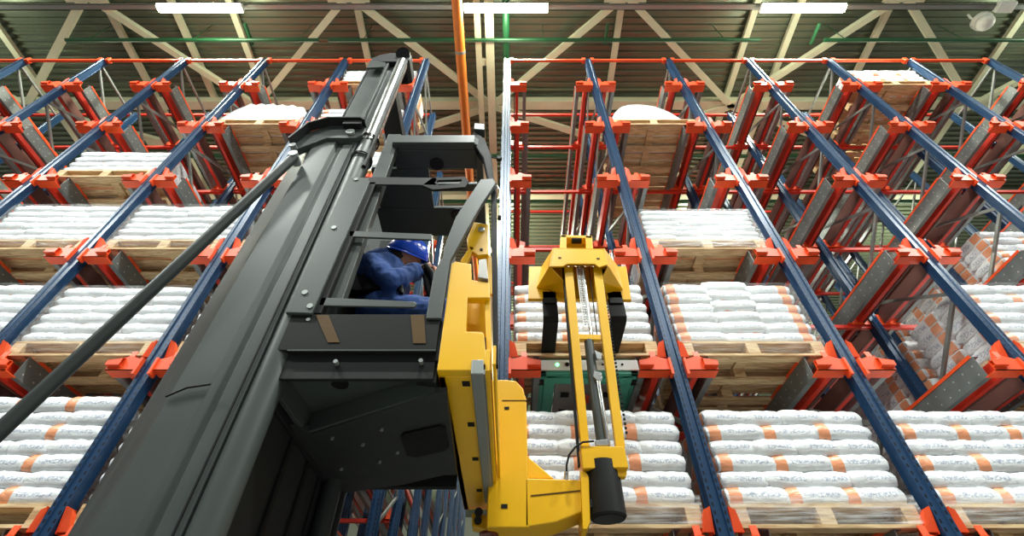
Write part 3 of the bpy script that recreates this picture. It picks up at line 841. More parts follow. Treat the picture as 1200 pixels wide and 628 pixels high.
# mast cross members and chassis
part('mast_cross_member', 'dark', lambda m: (m.box(-1.3, -1.05, NY+.1, 2.65, H+2.3, H+2.5), m.box(-1.3, -1.12, NY+.1, 2.65, H-.2, H-.05)))
part('mast_cross_member', 'dark', lambda m: m.box(-1.16, -1.0, NY+.1, 2.65, ZI-.2, ZI-.08))
part('chassis', 'dark', lambda m: (m.box(-3.6, -1.32, NY+.05, 2.72, .12, 1.55), m.box(-1.35, -.55, NY+.05, 2.72, .10, .32)), bevel=.03)
part('battery_cover', 'grey', lambda m: m.box(-2.9, -1.45, NY+.1, 2.65, 1.55, 1.62), bevel=.02)
for wx, wy in ((-.75, 1.66), (-.75, 2.6), (-3.0, 2.15)):
    part('wheel', 'black', lambda m: m.tube([(wx, wy-.06, .18), (wx, wy+.06, .18)], .18, 28))
mg = part('mast_guard', 'grey3d', lambda m: m.box(-.965, -.95, NY+.11, 2.56, .35, H+1.02))
for yy in (1.95, 2.18, 2.36): MB().box(-.95, -.935, yy, yy+.03, .4, H+1.0).build('stiffener', M['dark'], mg, bevel=.003)
# platform carriage behind the cab (dark vertical panels between mast and cab, seen from below)
part('mast_carriage', 'dark', lambda m: (m.box(-1.03, -.93, NY+.16, 2.6, H+.95, H+1.9), m.box(-1.16, -1.02, NY+.3, 2.45, H+1.0, H+1.15)))
part('carriage_tube', 'grey', lambda m: (m.tube([(-.90, 2.46, .3), (-.90, 2.46, H+1.1)], .045, 18), m.tube([(-1.05, 2.35, .3), (-1.05, 2.35, H+1.1)], .03, 14)), bevel=0)

# --- cab
cab = part('cab', 'grey3', lambda m: (
    m.box(-.93, -.30, NY+.0, NY+.03, H+1.115, H+1.30),          # near side wall
    m.box(-.90, -.30, 2.62, 2.66, H+1.0, H+1.30),                # far side wall
    m.box(-.33, -.28, NY+.02, 2.62, H+1.08, H+1.28)))            # front wall
part('cab_floor', 'grey2', lambda m: m.box(-.93, -.28, NY+.045, 2.62, H+1.06, H+1.10), parent=cab)
sk = MB().box(-.90, -.30, NY+.025, NY+.045, H+1.0, H+1.115).build('skirt', M['dark'], cab, bevel=.003)
MB().box(-.885, -.30, NY-.002, NY+.003, H+1.112, H+1.118).build('seam', M['grey2'], cab)
for q in ((370, 385, 393, 397, 369, 401), (481, 497, 484, 499, 369, 402)):
    a_, b_, c_, d_, e_, g_ = q
    pts = [at(a_, e_, NY-.003), at(b_, e_, NY-.003), at(d_+ (0 if a_ > 400 else 1), g_, NY-.003), at(c_-(0 if a_ > 400 else 9), g_, NY-.003)]
    MB().prism(pts, (0, .002, 0)).build('reflective_strip', M['olive'], cab)
# lower weldment, the dark plate under the floor
def under(m):
    poly = [(-1.10, 1.87), (-.90, 1.87), (-.868, 1.95), (-.294, 1.62), (-.25, 1.62), (-.27, 2.35), (-.55, 2.50), (-.895, 2.62), (-1.10, 2.62)]
    m.prism([(x, y, H+.965) for x, y in poly], (0, 0, .03))
ud = part('floor_frame', 'grey3d', under, parent=cab, bevel=.004)
MB().prism([(x, y, H+.955) for x, y in [(-.46, 1.93), (-.30, 1.86), (-.28, 1.88), (-.28, 2.06), (-.30, 2.09), (-.44, 2.16), (-.48, 2.14), (-.48, 1.96)]], (0, 0, .012)).build('opening', M['black'], cab)
MB().prism([(x, y, H+.955) for x, y in [(-1.08, 2.0), (-1.02, 2.0), (-.98, 2.08), (-.95, 2.25), (-1.0, 2.3), (-1.08, 2.3)]], (0, 0, .012)).build('opening', M['black'], cab)
part('rib', 'grey2', lambda m: m.prism([(-.92, 1.62, H+.97), (-.90, 1.62, H+.97), (-.885, 1.95, H+.97), (-.91, 1.95, H+.97)], (0, 0, .12)), parent=cab)
part('rib', 'grey2', lambda m: m.prism([(-.885, 1.94, H+.97), (-.875, 1.96, H+.97), (-.294, 1.64, H+.97), (-.294, 1.62, H+.97)], (0, 0, .09)), parent=cab)
part('rib', 'grey', lambda m: m.prism([(-1.10, 1.62, H+1.0), (-1.09, 1.62, H+1.0), (-1.09, 1.9, H+1.0), (-1.10, 1.9, H+1.0)], (0, 0, .14)), parent=cab)
part('rib', 'dark', lambda m: m.prism([(-.38, NY+.04, H+1.03), (-.29, NY+.04, H+.99), (-.29, NY+.04, H+1.06)], (0, .12, 0)), parent=cab)
part('grommet_hole', 'black', lambda m: m.tube([(-.70, 1.70, H+1.052), (-.70, 1.70, H+1.062)], .034, 20), parent=cab, bevel=0)
for (bx_, by_) in ((-.78, 1.98), (-.66, 2.04), (-.55, 1.90), (-.62, 2.22), (-.52, 2.12), (-.82, 2.3)):
    MB().tube([(bx_, by_, H+.955), (bx_, by_, H+.97)], .008, 8).build('bolt', M['zinc'], cab)
for px_, py_ in ((361, 374), (393, 423), (493, 422)):
    p = at(px_, py_, NY-.002); MB().tube([p, p+Vector((0, .02, 0))], .009, 10).build('bolt', M['zinc'], cab)
# bolted side plate against the mast
sp_ = part('side_plate', 'grey2', lambda m: m.prism([at(334, 366, NY-.015), at(365, 367, NY-.015), at(433, 213, NY-.015), at(431, 208, NY-.015), at(408, 207, NY-.015)], (0, .02, 0)), parent=cab)
for px_, py_ in ((391, 266), (357, 342), (363, 358), (417, 209.5)):
    p = at(px_, py_, NY-.02); MB().tube([p, p+Vector((0, .02, 0))], .013, 12).build('bolt', M['zinc'], T)
part('edge_strip', 'black', lambda m: m.prism([at(365, 367, NY), at(376, 367, NY), at(441, 213, NY), at(433, 213, NY)], (0, .04, 0)), parent=cab)
# rear inner post
part('post', 'grey2', lambda m: m.prism([at(455, 157, NY+.03), at(470, 157, NY+.03), at(401, 352, NY+.03), at(379, 352, NY+.03)], (0, .05, 0)), parent=cab)
part('post', 'grey', lambda m: m.box(-.87, -.80, 2.55, 2.62, H+1.25, H+2.74), parent=cab)
part('back_panel', 'grey', lambda m: m.box(-.93, -.90, NY+.06, 2.62, H+1.1, H+2.1), parent=cab)
part('panel_block', 'grey2', lambda m: m.box(-.88, -.80, 2.1, 2.35, H+1.7, H+2.4), parent=cab)
# side rails
def rail2(m, y0_, xa, ya, xb, yb, th):
    m.prism([at(xa, ya, y0_), at(xb, yb, y0_), at(xb, yb+th, y0_), at(xa, ya+th, y0_)], (0, .012, 0))
part('side_rail', 'grey2', lambda m: rail2(m, NY+.0, 409, 270, 506, 274, 7), parent=cab)
part('side_rail', 'grey2', lambda m: m.prism([at(376, 348, NY), at(486, 353, NY), at(489, 356, NY), at(486, 360, NY), at(373, 358, NY)], (0, .010, 0)), parent=cab)
part('side_rail', 'dark', lambda m: rail2(m, NY+.0, 431, 207, 512, 208, 9), parent=cab)
def loop(m):
    o = [(507, 208), (545, 207), (549, 212), (545, 219), (507, 222), (495, 217)]
    i_ = [(513, 211), (541, 210), (541, 212), (537, 216), (515, 217), (509, 214)]
    n = 6
    for j in range(n):
        a0, a1, b0, b1 = o[j], o[(j+1) % n], i_[j], i_[(j+1) % n]
        m.prism([at(*a0, NY), at(*a1, NY), at(*b1, NY), at(*b0, NY)], (0, .015, 0))
part('grab_handle', 'grey3', loop, parent=cab, bevel=0, smooth=0)
# front blade post
bl = part('front_post', 'grey2', lambda m: m.prism([at(x, y, NY-.01) for x, y in [(563, 210), (578, 209), (581, 214), (564, 240), (548, 268), (533, 296), (528, 304), (517, 373), (499, 373), (508, 320), (519, 300), (520, 290), (534, 254), (549, 231)]], (0, .03, 0)), parent=cab)
part('window_edge', 'black', lambda m: m.prism([at(x, y, NY+.03) for x, y in [(575, 213), (582, 214), (584, 428), (578, 428)]], (0, .03, 0)), parent=cab)
part('front_post', 'grey', lambda m: m.prism([at(x, y, 2.6) for x, y in [(528, 300), (534, 300), (515, 415), (508, 415)]], (0, .03, 0)), parent=cab)
# overhead guard
ZG = H+2.70
def guard(m):
    m.box(-.76, -.24, NY+.004, NY+.05, ZG, ZG+.09)
    m.prism([(-.24, NY, ZG), (-.18, NY+.05, ZG+.02), (-.18, NY+.05, ZG+.09), (-.24, NY, ZG+.09)], (0, .12, 0))
    m.box(-.76, -.22, NY+.05, 1.74, ZG, ZG+.03)
    m.box(-.93, -.55, 1.74, 2.06, ZG, ZG+.03)
    m.box(-.55, -.20, 1.86, 1.92, ZG, ZG+.03)
    m.box(-.235, -.19, 1.62, 2.6, ZG-.01, ZG+.05)
    m.box(-.96, -.22, 2.06, 2.32, ZG, ZG+.03)
    m.box(-.76, -.72, 2.3, 2.62, ZG, ZG+.05)
og = part('overhead_guard', 'grey', guard, parent=T, bevel=.006)
MB().box(-.755, -.24, NY-.004, NY+.004, ZG+.005, ZG+.092).build('edge_strip', M['grey2'], og)
MB().tube([(-.385, 2.11, ZG-.012), (-.385, 2.11, ZG+.004)], .05, 24).build('speaker', M['black'], og)
MB().tube([(-.385, 2.11, ZG-.016), (-.385, 2.11, ZG-.006)], .034, 24).build('speaker_cone', M['dark'], og)
MB().tube([(-.49, 1.70, ZG-.008), (-.49, 1.70, ZG+.004)], .045, 20).build('opening', M['black'], og)
# mirror and lamp at the front corner
part('front_corner', 'black', lambda m: m.prism([at(x, y, NY+.02) for x, y in [(551, 163), (556, 153), (568, 162), (576, 182), (579, 210), (572, 210), (566, 184)]], (0, .06, 0)), parent=T, bevel=.008)
part('sensor_box', 'grey', lambda m: m.prism([at(x, y, NY) for x, y in [(556, 144), (568, 145), (568, 152), (555, 151)]], (0, .06, 0)), parent=T)
p = at(585, 186, NY+.02)
part('mirror', 'black', lambda m: m.tube([p+Vector((0, -.012, 0)), p+Vector((0, .012, 0))], .017, 18), parent=T)
part('mirror_arm', 'black', lambda m: m.tube([at(575, 184, NY+.03), p], .005, 8), parent=T)
part('shackle', 'steel', lambda m: m.tube([at(583, 218, NY+.03), at(586, 224, NY+.03), at(585, 232, NY+.03), at(582, 234, NY+.03)], .005, 8), parent=T)
p = at(583, 255, NY+.03)
part('roller', 'black', lambda m: m.tube([p, p+Vector((.02, 0, 0))], .014, 12), parent=T)
# seat with armrest
st = part('seat', 'black', lambda m: (m.box(-.86, -.44, 1.95, 2.35, H+1.50, H+1.60), m.prism([(-.87, 1.97, H+1.55), (-.79, 1.97, H+1.55), (-.83, 1.97, H+2.05), (-.90, 1.97, H+2.05)], (0, .36, 0)), m.box(-.75, -.55, 2.05, 2.25, H+1.1, H+1.5)), parent=T, bevel=.03)
am = part('armrest', 'black', lambda m: (m.prism([at(x, y, 1.86) for x, y in [(410, 327), (415, 321), (458, 319), (468, 321), (472, 328), (472, 343), (467, 341), (463, 334), (418, 341), (408, 338)]], (0, .035, 0))), parent=T, bevel=.01)
MB().prism([at(x, y, 1.855) for x, y in [(446, 332), (461, 331), (462, 336), (447, 337)]], (0, .005, 0)).build('armrest_pad', M['grey2'], am)
# steering column
sc_ = part('control_column', 'black', lambda m: m.prism([at(x, y, 1.98) for x, y in [(494, 318), (500, 314), (507, 320), (510, 332), (511, 362), (507, 366), (501, 352)]], (0, .10, 0)), parent=T, bevel=.015)
part('control_handle', 'black', lambda m: m.tube([at(492, 316, 1.97), at(499, 312, 1.97), at(506, 321, 1.97), at(509, 332, 1.97)], .022, 14), parent=T, bevel=0)

# --- yellow traverse frame across the aisle
Y0, Y1 = NY, 3.02; ZF = H+1.02
def trav(m):
    # near end plate with its notch, given as outline in the near plane
    o = [(528, 308), (532, 307), (551, 310), (552, 330), (573, 334), (575, 420), (562, 433), (513, 433), (518, 380)]
    o = [(529, 309), (533, 306), (552, 309), (553, 328), (573, 331), (574, 349), (548, 349), (546, 388), (567, 390), (571, 434), (512, 434)]
    m.prism([at(x, y, Y0) for x, y in o], (0, .04, 0))
tf = part('traverse_frame', 'yellow', trav, bevel=.004)
# underside beam from the near end to the rack side
a0 = at(512, 434, Y0).x; a1 = at(563, 434, Y0).x
part('cross_beam', 'yellow', lambda m: (m.box(a0, a1, Y0+.04, Y1, ZF-.0, ZF+.22), m.box(a0, a0+.03, Y0+.04, Y1, ZF, ZF+.40)), parent=tf)
part('cross_beam', 'yellow', lambda m: m.box(a0, a1, Y0+.04, Y1, ZF+.72, ZF+.80), parent=tf) if False else None
for yy in (1.62, 1.95, 2.3, 2.7):
    MB().box(a1-.075, a1-.045, yy, yy+.035, ZF-.003, ZF+.004).build('slot', M['black'], tf)
# notch side cheek and strips down the right side
part('guide_cheek', 'yellow', lambda m: m.prism([at(x, y, Y0+.02) for x, y in [(567, 331), (574, 331), (577, 434), (571, 434)]], (0, .02, 0)), parent=tf)
part('guide_cheek', 'yellow', lambda m: m.prism([(a1+.015, Y0, ZF+.0), (a1+.015, Y0, ZF+.10), (a1+.015, Y1, ZF+.10), (a1+.015, Y1, ZF+.0)], (.02, 0, 0)), parent=tf)
part('guide_cheek', 'yellow', lambda m: m.prism([(a1+.045, Y0, ZF+.03), (a1+.045, Y0, ZF+.12), (a1+.045, Y1, ZF+.12), (a1+.045, Y1, ZF+.03)], (.012, 0, 0)), parent=tf)
part('notch_back', 'yellow', lambda m: m.prism([at(x, y, Y0+.10) for x, y in [(546, 345), (572, 345), (573, 392), (543, 392)]], (0, .02, 0)), parent=tf)
gr = part('gear_rack', 'zinc', lambda m: m.prism([(a1-.035, Y0-.01, ZF-.02), (a1+.012, Y0-.01, ZF-.02), (a1+.012, Y0-.01, ZF+.045), (a1-.035, Y0-.01, ZF+.045)], (0, Y1-Y0-.15, 0)), parent=tf)
def teeth(m):
    y = Y0
    while y < Y1-.2: m.box(a1+.010, a1+.018, y, y+.008, ZF-.015, ZF+.03); y += .018
MBt = MB(); teeth(MBt); MBt.build('rack_teeth', M['zinc'], gr)
part('bearing_block', 'plate', lambda m: m.prism([at(x, y, Y0-.01) for x, y in [(561, 304), (570, 303), (572, 327), (560, 325)]], (0, .05, 0)), parent=tf)
# upper yellow bracket behind the blade post
part('upper_bracket', 'yellow', lambda m: (m.prism([at(x, y, Y0+.10) for x, y in [(555, 260), (572, 263), (572, 298), (560, 299), (548, 290), (547, 280)]], (0, .03, 0)), m.prism([at(x, y, Y0+.10) for x, y in [(539, 306), (551, 288), (556, 290), (546, 310)]], (0, .03, 0))), parent=tf)
part('upper_bracket', 'yellow', lambda m: m.prism([at(x, y, Y0+.14) for x, y in [(557, 290), (576, 300), (577, 345), (566, 340)]], (0, .02, 0)), parent=tf)
p = at(564, 268, Y0+.09)
part('roller', 'steel', lambda m: m.tube([p, p+Vector((0, .03, 0))], .018, 14), parent=tf, bevel=0)
p = at(564, 292, Y0+.095)
part('slot', 'black', lambda m: m.tube([p, p+Vector((0, .008, 0))], .008, 10), parent=tf, bevel=0)
# far roller at the end of the frame
p = at(560, 608, 2.98)
part('end_bracket', 'yellow', lambda m: (m.prism([at(x, y, 2.95) for x, y in [(553, 601), (580, 605), (640, 610), (640, 625), (575, 622), (553, 616)]], (0, .10, 0))), parent=tf)
part('roller', 'dark', lambda m: (m.tube([at(560, 610, 2.90), at(560, 610, 2.96)], .022, 18), m.tube([at(561, 600, 2.88), at(561, 600, 2.96)], .024, 18)), parent=tf, bevel=0)

# --- turret head
HY = 2.62
def hb(m):
    def box2(x0, x1, z0, z1, d=.22): m.box(x0, x1, HY, HY+d, z0, z1)
    xl = -.13; xr = .088
    zt = H+1.66; zb = H+.80
    # body with a rounded top right corner
    pts = [(xl, zb), (xr, zb), (xr, zt-.14), (xr-.02, zt-.06), (xr-.06, zt-.01), (xr-.12, zt), (xl, zt)]
    m.prism([(x, HY, z) for x, z in pts], (0, .26, 0))
th = part('turret_head', 'yellow', hb, bevel=.008)
MB().box(-.06, .09, HY-.003, HY+.02, H+1.51, H+1.515).build('seam', M['olive'], th)
for px_, py_, w_ in ((594, 478, .011), (591, 593, .013)):
    p = at(px_, py_, HY-.003); MB().box(p.x-w_*1.3, p.x+w_*1.3, p.y, p.y+.004, p.z-w_*.8, p.z+w_*.8).build('slot', M['black'], th)
part('reflector', 'redlens', lambda m: m.tube([(at(568, 606, HY).x+.02, HY+.10, H+.79), (at(568, 606, HY).x+.02, HY+.10, H+.805)], .05, 24), parent=th, bevel=0)
# arm to the fork mast: box beam with gusset
def arm(m):
    p = [at(x, y, HY) for x, y in [(615, 560), (687, 562), (687, 598), (652, 612), (615, 618)]]
    m.prism(p, (0, .20, 0))
    m.prism([at(x, y, HY+.05) for x, y in [(617, 533), (650, 561), (617, 561)]], (0, .03, 0))
ar = part('swivel_arm', 'yellow', arm, bevel=.008)
MB().prism([at(x, y, HY-.003) for x, y in [(622, 580), (680, 574), (680, 575.5), (622, 581.5)]], (0, .004, 0)).build('weld_line', M['olive'], ar)
part('mounting_plate', 'yellow', lambda m: m.prism([at(x, y, HY-.03) for x, y in [(680, 552), (686, 552), (690, 558), (692, 612), (688, 620), (683, 620)]], (0, .20, 0)), parent=ar)
# rotation motor
mt = at(712, 585, HY+.02); zt_ = at(712, 548, HY+.0).z; zb_ = at(712, 606, HY+.0).z
mo = part('rotation_motor', 'dark', lambda m: m.tube([(mt.x-.008, HY+.03, zb_), (mt.x-.008, HY+.03, zb_+.01), (mt.x-.008, HY+.03, zt_+.03)], [.088, .096, .094], 40), bevel=0)
MB().tube([(mt.x-.008, HY+.03, zb_-.004), (mt.x-.008, HY+.03, zb_+.003)], .075, 36).build('end_cap', M['grey'], mo)
for zz in (zb_+.06, zt_-.05):
    MB().box(at(688, 585, HY).x, mt.x, HY-.02, HY+.05, zz-.02, zz+.02).build('bracket', M['dark'], mo, bevel=.004)
# auxiliary fork mast
am_ = part('auxiliary_mast', 'yellow', lambda m: m.prism([at(x, y, HY-.05) for x, y in [(680, 522), (732, 523), (737, 548), (683, 549)]], (0, .14, 0)), bevel=.006)
def chan(q, right):
    def f(m):
        m.prism([at(x, y, HY+.0) for x, y in q], (0, .05, 0))
    return f
part('channel', 'yellow', chan([(661, 312), (671, 312), (691, 523), (681, 523)], 0), parent=am_)
part('channel', 'yellow', chan([(695, 312), (705, 312), (733, 524), (722, 524)], 1), parent=am_)
part('channel_edge', 'black', lambda m: m.prism([at(x, y, HY+.03) for x, y in [(659, 312), (661, 312), (681, 545), (678, 545)]], (0, .04, 0)), parent=am_, bevel=0)
part('cross_bar', 'yellow', lambda m: m.prism([at(x, y, HY+.01) for x, y in [(673, 391), (704, 392), (705, 398), (673, 397)]], (0, .04, 0)), parent=am_)
# chain with links and toothed strip
def chain(m):
    a, b = at(679, 312, HY+.02), at(688, 382, HY+.02); n = 26
    for i in range(n):
        p = a+(b-a)*(i/n); m.box(p.x-.016, p.x-.006, p.y-.006, p.y+.006, p.z-.012, p.z+.006); m.box(p.x+.006, p.x+.016, p.y-.006, p.y+.006, p.z-.012, p.z+.006)
        m.box(p.x-.012, p.x+.012, p.y-.003, p.y+.003, p.z-.006, p.z+.0)
part('lift_chain', 'steel', chain, parent=am_, bevel=0)
part('piston_rod', 'chrome', lambda m: m.tube([at(683, 312, HY+.05), at(694, 400, HY+.05)], .014, 16), parent=am_, bevel=0)
part('chain_guide', 'white', lambda m: (m.tube([at(676, 315, HY+.015), at(684, 383, HY+.015)], .004, 8), m.tube([at(683, 315, HY+.015), at(691, 383, HY+.015)], .004, 8)), parent=am_, bevel=0)
part('hose', 'black', lambda m: m.tube([at(690, 312, HY+.03), at(700, 395, HY+.03)], .004, 8), parent=am_, bevel=0)
part('lift_cylinder', 'grey2', lambda m: m.tube([at(690, 400, HY+.04), at(697, 460, HY+.04), at(706, 524, HY+.04)], .032, 24), parent=am_, bevel=0)
part('lift_cylinder', 'chrome', lambda m: m.tube([at(700, 440, HY+.01), at(713, 522, HY+.01)], .013, 16), parent=am_, bevel=0)
part('valve_block', 'steel', lambda m: (m.prism([at(x, y, HY-.01) for x, y in [(696, 434), (705, 436), (706, 444), (700, 446), (695, 441)]], (0, .03, 0)), m.prism([at(x, y, HY-.01) for x, y in [(697, 410), (705, 414), (705, 421), (699, 420)]], (0, .03, 0)), m.prism([at(x, y, HY-.01) for x, y in [(697, 516), (712, 514), (713, 522), (698, 522)]], (0, .03, 0))), parent=am_)
def strip(m):
    a, b = at(706, 330, HY+.02), at(734, 512, HY+.02); n = 44
    for i in range(n):
        p = a+(b-a)*(i/n); m.box(p.x-.002, p.x+.010, p.y-.006, p.y+.006, p.z-.008, p.z+.004)
part('toothed_strip', 'black', strip, parent=am_, bevel=0)
part('hose', 'black', lambda m: m.tube([at(x, y, HY-.06) for x, y in [(664, 556), (664, 545), (667, 533), (674, 524), (683, 518), (696, 517)]], .006, 8), bevel=0)
part('foot_lug', 'yellow', lambda m: m.prism([at(x, y, HY-.03) for x, y in [(722, 549), (733, 549), (735, 555), (733, 559), (724, 558)]], (0, .04, 0)), parent=am_)
part('hose_fitting', 'steel', lambda m: m.tube([at(663, 562, HY-.04), at(664, 552, HY-.06)], .012, 10), bevel=0)

# fork carriage
CY = 2.86
fcg = part('fork_carriage', 'yellow', lambda m: m.prism([at(x, y, CY) for x, y in [(620, 312), (734, 312), (740, 351), (619, 350)]], (0, .035, 0)), bevel=.004)
F0 = HY-.05
front = [(649, 291), (707, 292), (712, 310), (702, 313), (697, 309), (665, 309), (660, 312), (645, 312)]
part('front_plate', 'yellow', lambda m: m.prism([at(x, y, F0) for x, y in front], (0, .015, 0)), parent=fcg)
def web(s):
    def f(m):
        tx, bx = (649, 630) if s < 0 else (707, 729)
        a = at(tx, 291, F0); b = at(645 if s < 0 else 712, 312, F0); c = at(bx, 337 if s < 0 else 339, CY); d2 = at(bx+(6 if s < 0 else -6), 312, CY)
        th_ = Vector((s*.008, 0, .0))
        m.add([a, b, c, d2, a+th_, b+th_, c+th_, d2+th_], [(0, 1, 2, 3), (7, 6, 5, 4), (0, 4, 5, 1), (1, 5, 6, 2), (2, 6, 7, 3), (3, 7, 4, 0)])
        e = at(662 if s < 0 else 703, 330, HY+.05); f2 = at(664 if s < 0 else 704, 345, CY-.01)
        m.add([b, e, f2, c, b+th_, e+th_, f2+th_, c+th_], [(0, 1, 2, 3), (7, 6, 5, 4), (0, 4, 5, 1), (1, 5, 6, 2), (2, 6, 7, 3), (3, 7, 4, 0)])
    return f
part('side_web', 'yellow', web(-1), parent=fcg, bevel=0, smooth=0)
part('side_web', 'yellow', web(1), parent=fcg, bevel=0, smooth=0)
part('top_plate', 'yellow', lambda m: m.prism([at(649, 291, F0), at(707, 292, F0), at(722, 312, CY), at(636, 312, CY)], (0, 0, .008)), parent=fcg)
for px_, py_ in ((656, 302), (701, 303)):
    p = at(px_, py_, F0-.002); MB().box(p.x-.012, p.x+.012, p.y, p.y+.004, p.z-.010, p.z+.010).build('slot', M['olive'], fcg)
def topbox(m):
    for q in ([(657, 275), (664, 275), (664, 292), (656, 292)], [(686, 276), (694, 276), (695, 292), (687, 292)], [(657, 275), (694, 276), (694, 279), (657, 278)]):
        m.prism([at(x, y, F0+.03) for x, y in q], (0, .10, 0))
    m.prism([at(x, y, F0+.10) for x, y in [(660, 276), (692, 277), (693, 292), (660, 292)]], (0, .02, 0))
part('mast_top', 'yellow', topbox, parent=am_)
part('pulley', 'black', lambda m: m.tube([at(670, 282, F0+.06), at(681, 282, F0+.06)], .026, 16), parent=am_, bevel=0)
part('connector', 'black', lambda m: (m.box(at(707, 322, CY).x-.02, at(707, 322, CY).x+.05, CY-.05, CY, at(707, 325, CY).z-.04, at(707, 325, CY).z+.05)), parent=fcg)
for xa, xb in ((636, 653), (713, 731)):
    pa, pb = at(xa, 350, CY-.02), at(xb, 350, CY-.02); zt2 = at(600, 352, CY).z; zbm = zk(1)+.192+.035
    def fk(m):
        x0, x1 = pa.x, pb.x
        prof = [(CY+.0, zt2+.10), (CY+.045, zt2+.10), (CY+.045, zbm+.06), (CY+.07, zbm+.04), (CY+1.1, zbm+.016), (CY+1.1, zbm), (CY+.04, zbm), (CY+.0, zbm+.03)]
        m.prism([(x0, y, z) for y, z in prof], (x1-x0, 0, 0))
    fk_ = part('fork', 'black', fk, bevel=.004)
    MB().box(pa.x+.01, pb.x-.01, CY-.012, CY, zt2-.035, zt2+.02).build('fork_hook', M['dark'], fk_)

# ------------------------------------------------------------------ operator
PYc = 2.06
def cap(m, a, b, ra, rb, n=16):
    a, b = Vector(a), Vector(b); m.tube([a, b], [ra, rb], n); m.ell(a, (ra,)*3, nu=16, nv=10); m.ell(b, (rb,)*3, nu=16, nv=10)
hc = at(474, 309, PYc)             # head centre
hip = at(432, 352, PYc); hip = Vector((-.72, PYc, H+1.68))
chest = at(440, 318, PYc); neck = at(459, 309, PYc)
def sideY(p, dy): return Vector((p.x, p.y+dy, p.z))
shN = at(436, 313, PYc-.17); shF = at(449, 305, PYc+.17)
elN = at(458, 329, PYc-.22); wrN = at(489, 316, PYc-.10)
elF = at(468, 322, PYc+.18); wrF = at(498, 318, PYc+.06)
kneeN = Vector((-.34, PYc-.14, H+1.60)); kneeF = Vector((-.36, PYc+.14, H+1.62))
footN = Vector((-.40, PYc-.14, H+1.18)); footF = Vector((-.42, PYc+.14, H+1.18))
P0 = Vector((-.72, PYc, H+1.10))
person = empty('person', P0, 'person in blue overalls and blue hard hat seated in the raised cab, gripping the controls', 'person')
Rh = Matrix.Rotation(math.radians(34), 3, 'X') @ Matrix.Rotation(math.radians(20), 3, 'Y')     # head bowed forward (towards +X)
def hv(x, y, z): return hc + Rh @ Vector((x, y, z))
m = MB()
m.ell(hc+Rh@Vector((-.008, 0, .025)), (.098, .078, .105), Rh)              # cranium
m.ell(hv(.030, 0, -.055), (.062, .060, .072), Rh)                         # jaw
m.ell(hv(.045, 0, -.100), (.028, .030, .022), Rh, 12, 8)                  # chin
m.ell(hv(.098, 0, -.020), (.020, .011, .028), Rh, 12, 8)                  # nose
m.ell(hv(.088, 0, -.068), (.014, .026, .010), Rh, 12, 8)                  # lips
m.ell(hv(.085, .0, .018), (.016, .055, .012), Rh, 12, 8)                  # brow
for s in (-1, 1):
    m.ell(hv(-.005, s*.078, -.015), (.020, .010, .032), Rh, 12, 8)        # ears
    m.ell(hv(.064, s*.035, -.035), (.024, .020, .020), Rh, 12, 8)         # cheeks
cap(m, hv(-.02, 0, -.06), neck+Vector((-.03, 0, -.03)), .055, .062)
cap(m, neck+Vector((-.05, 0, -.05)), hip, .10, .13)
for sh_, el, wr in ((shN, elN, wrN), (shF, elF, wrF)):
    cap(m, neck+Vector((-.05, 0, -.06)), sh_, .07, .065); cap(m, sh_, el, .055, .042); cap(m, el, wr, .042, .027)
    d = (wr-el).normalized(); up = Vector((0, 0, 1)); lat = d.cross(up).normalized()
    pc = wr+d*.045
    m.ell(pc, (.045, .036, .018), Matrix((d, lat, d.cross(lat))).transposed(), 14, 10)
    for i_, (o_, L) in enumerate(((-.027, .070), (-.009, .078), (.009, .074), (.027, .060))):
        b0 = pc+d*.030+lat*o_; b1 = b0+d*L*.5+Vector((0, 0, .004)); b2 = b1+d*L*.25+Vector((0, 0, -.022)); b3 = b2+Vector((-.004, 0, -.022))
        m.tube([b0, b1, b2, b3], [.0100, .0095, .0088, .0075], 10)
    t0 = pc-d*.015-lat*.032; m.tube([t0, t0+d*.03-lat*.018+Vector((0, 0, -.012)), t0+d*.055-lat*.012+Vector((0, 0, -.03))], [.012, .011, .009], 10)
for kn, ft, s in ((kneeN, footN, -1), (kneeF, footF, 1)):
    h0 = hip+Vector((0, s*.09, 0)); cap(m, h0, kn, .085, .06); cap(m, kn, ft, .055, .038); cap(m, ft+Vector((0, 0, -.03)), ft+Vector((.13, 0, -.05)), .035, .03)
bd = m.build('body', M['skin'], person)
def remesh(o, v, it=4):
    r = o.modifiers.new('remesh', 'REMESH'); r.mode = 'VOXEL'; r.voxel_size = v; r.use_smooth_shade = True
    s = o.modifiers.new('smooth', 'SMOOTH'); s.iterations = it; s.factor = .5
remesh(bd, .006, 2)
# eyes
for s in (-1, 1): MB().ell(hv(.088, s*.030, -.002), (.010, .012, .010), Rh, 12, 8).build('eye', M['white'], bd)
# overalls
m = MB()
cap(m, neck+Vector((-.055, 0, -.055)), hip+Vector((.0, 0, .0)), .135, .155)
m.ell((neck+hip)/2+Vector((-.03, 0, .05)), (.15, .19, .20), nu=20, nv=14)
m.ell(hip+Vector((.02, 0, -.02)), (.17, .18, .12))
m.tube([neck+Vector((-.03, 0, -.055)), neck+Vector((-.005, 0, -.02))], [.085, .070], 20)
for sh_, el, wr in ((shN, elN, wrN), (shF, elF, wrF)):
    cap(m, neck+Vector((-.06, 0, -.07)), sh_, .105, .088); cap(m, sh_, el, .078, .060)
    d = (wr-el).normalized(); m.ell(el, (.062,)*3); m.tube([el, wr-d*.035, wr-d*.01], [.062, .046, .044], 18)
    for q in (.25, .5, .72): m.ell(el+(wr-el)*q, (.062-.012*q,)*3)
for kn, ft, s in ((kneeN, footN, -1), (kneeF, footF, 1)):
    h0 = hip+Vector((0, s*.09, 0)); cap(m, h0, kn, .108, .082); m.tube([kn, ft+Vector((0, 0, .03))], [.078, .062], 18)
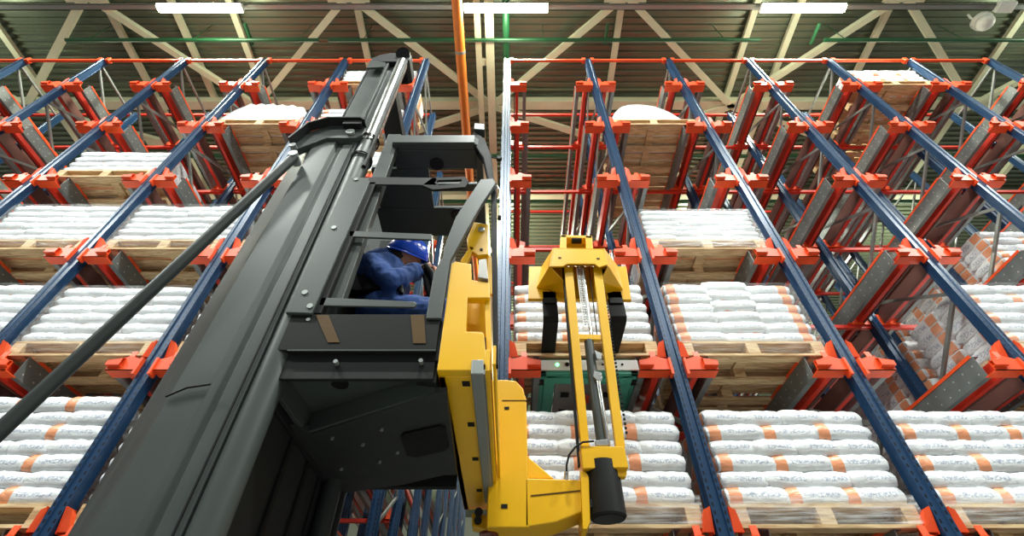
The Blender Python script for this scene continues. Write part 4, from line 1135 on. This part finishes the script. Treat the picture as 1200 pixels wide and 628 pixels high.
cl = m.build('overalls', M['fabric'], person); remesh(cl, .010, 3)
tx = bpy.data.textures.new('folds', 'CLOUDS'); tx.noise_scale = .07
dp = cl.modifiers.new('folds', 'DISPLACE'); dp.texture = tx; dp.strength = .035; dp.mid_level = .5
for ft, s in ((footN, -1), (footF, 1)):
    mm = MB(); cap(mm, ft+Vector((-.02, 0, -.035)), ft+Vector((.16, 0, -.045)), .05, .042); o = mm.build('boot', M['black'], person); remesh(o, .01, 2)
# hair and helmet
mm = MB(); mm.ell(hv(-.030, 0, .012), (.088, .083, .090), Rh); mm.build('hair', M['hair'], person)
hm = MB(); vs = []; fs = []; nu, nv = 36, 12
for j in range(nv+1):
    ph = PI/2*j/nv
    for i in range(nu):
        t = 2*PI*i/nu; x, y_, z = .132*math.cos(ph)*math.cos(t), .112*math.cos(ph)*math.sin(t), .118*math.sin(ph)
        if abs(y_) < .02 and z > .04: z += .006
        vs.append(hv(x-.006, y_, z+.060))
for j in range(nv):
    for i in range(nu): fs.append((j*nu+i, j*nu+(i+1) % nu, (j+1)*nu+(i+1) % nu, (j+1)*nu+i))
hm.add(vs, fs); he = hm.build('hard_hat', M['helmet'], person, smooth=1.2)
sl = he.modifiers.new('solid', 'SOLIDIFY'); sl.thickness = .004
br = MB(); vs = []; fs = []
for i in range(nu+1):
    t = 2*PI*i/nu; w = .008+.045*max(0, math.cos(t))**1.6
    for (q, dz) in ((0, 0), (w, -.008), (w, -.012), (0, -.006)):
        vs.append(hv((.132+q)*math.cos(t)-.006, (.112+q*.7)*math.sin(t), .062+dz))
for i in range(nu):
    for k_ in range(4): fs.append((i*4+k_, i*4+(k_+1) % 4, (i+1)*4+(k_+1) % 4, (i+1)*4+k_))
br.add(vs, fs); br.build('brim', M['helmet'], he, smooth=1.0)

# ------------------------------------------------------------------ world and view
w = bpy.data.worlds.new('world'); bpy.context.scene.world = w; w.use_nodes = True
w.node_tree.nodes['Background'].inputs[0].default_value = (.92, .97, 1.0, 1)
w.node_tree.nodes['Background'].inputs[1].default_value = .16
sc = bpy.context.scene
sc.view_settings.view_transform = 'Standard'; sc.view_settings.look = 'None'; sc.view_settings.gamma = 1
sc.view_settings.use_curve_mapping = False; sc.view_settings.exposure = 0.3
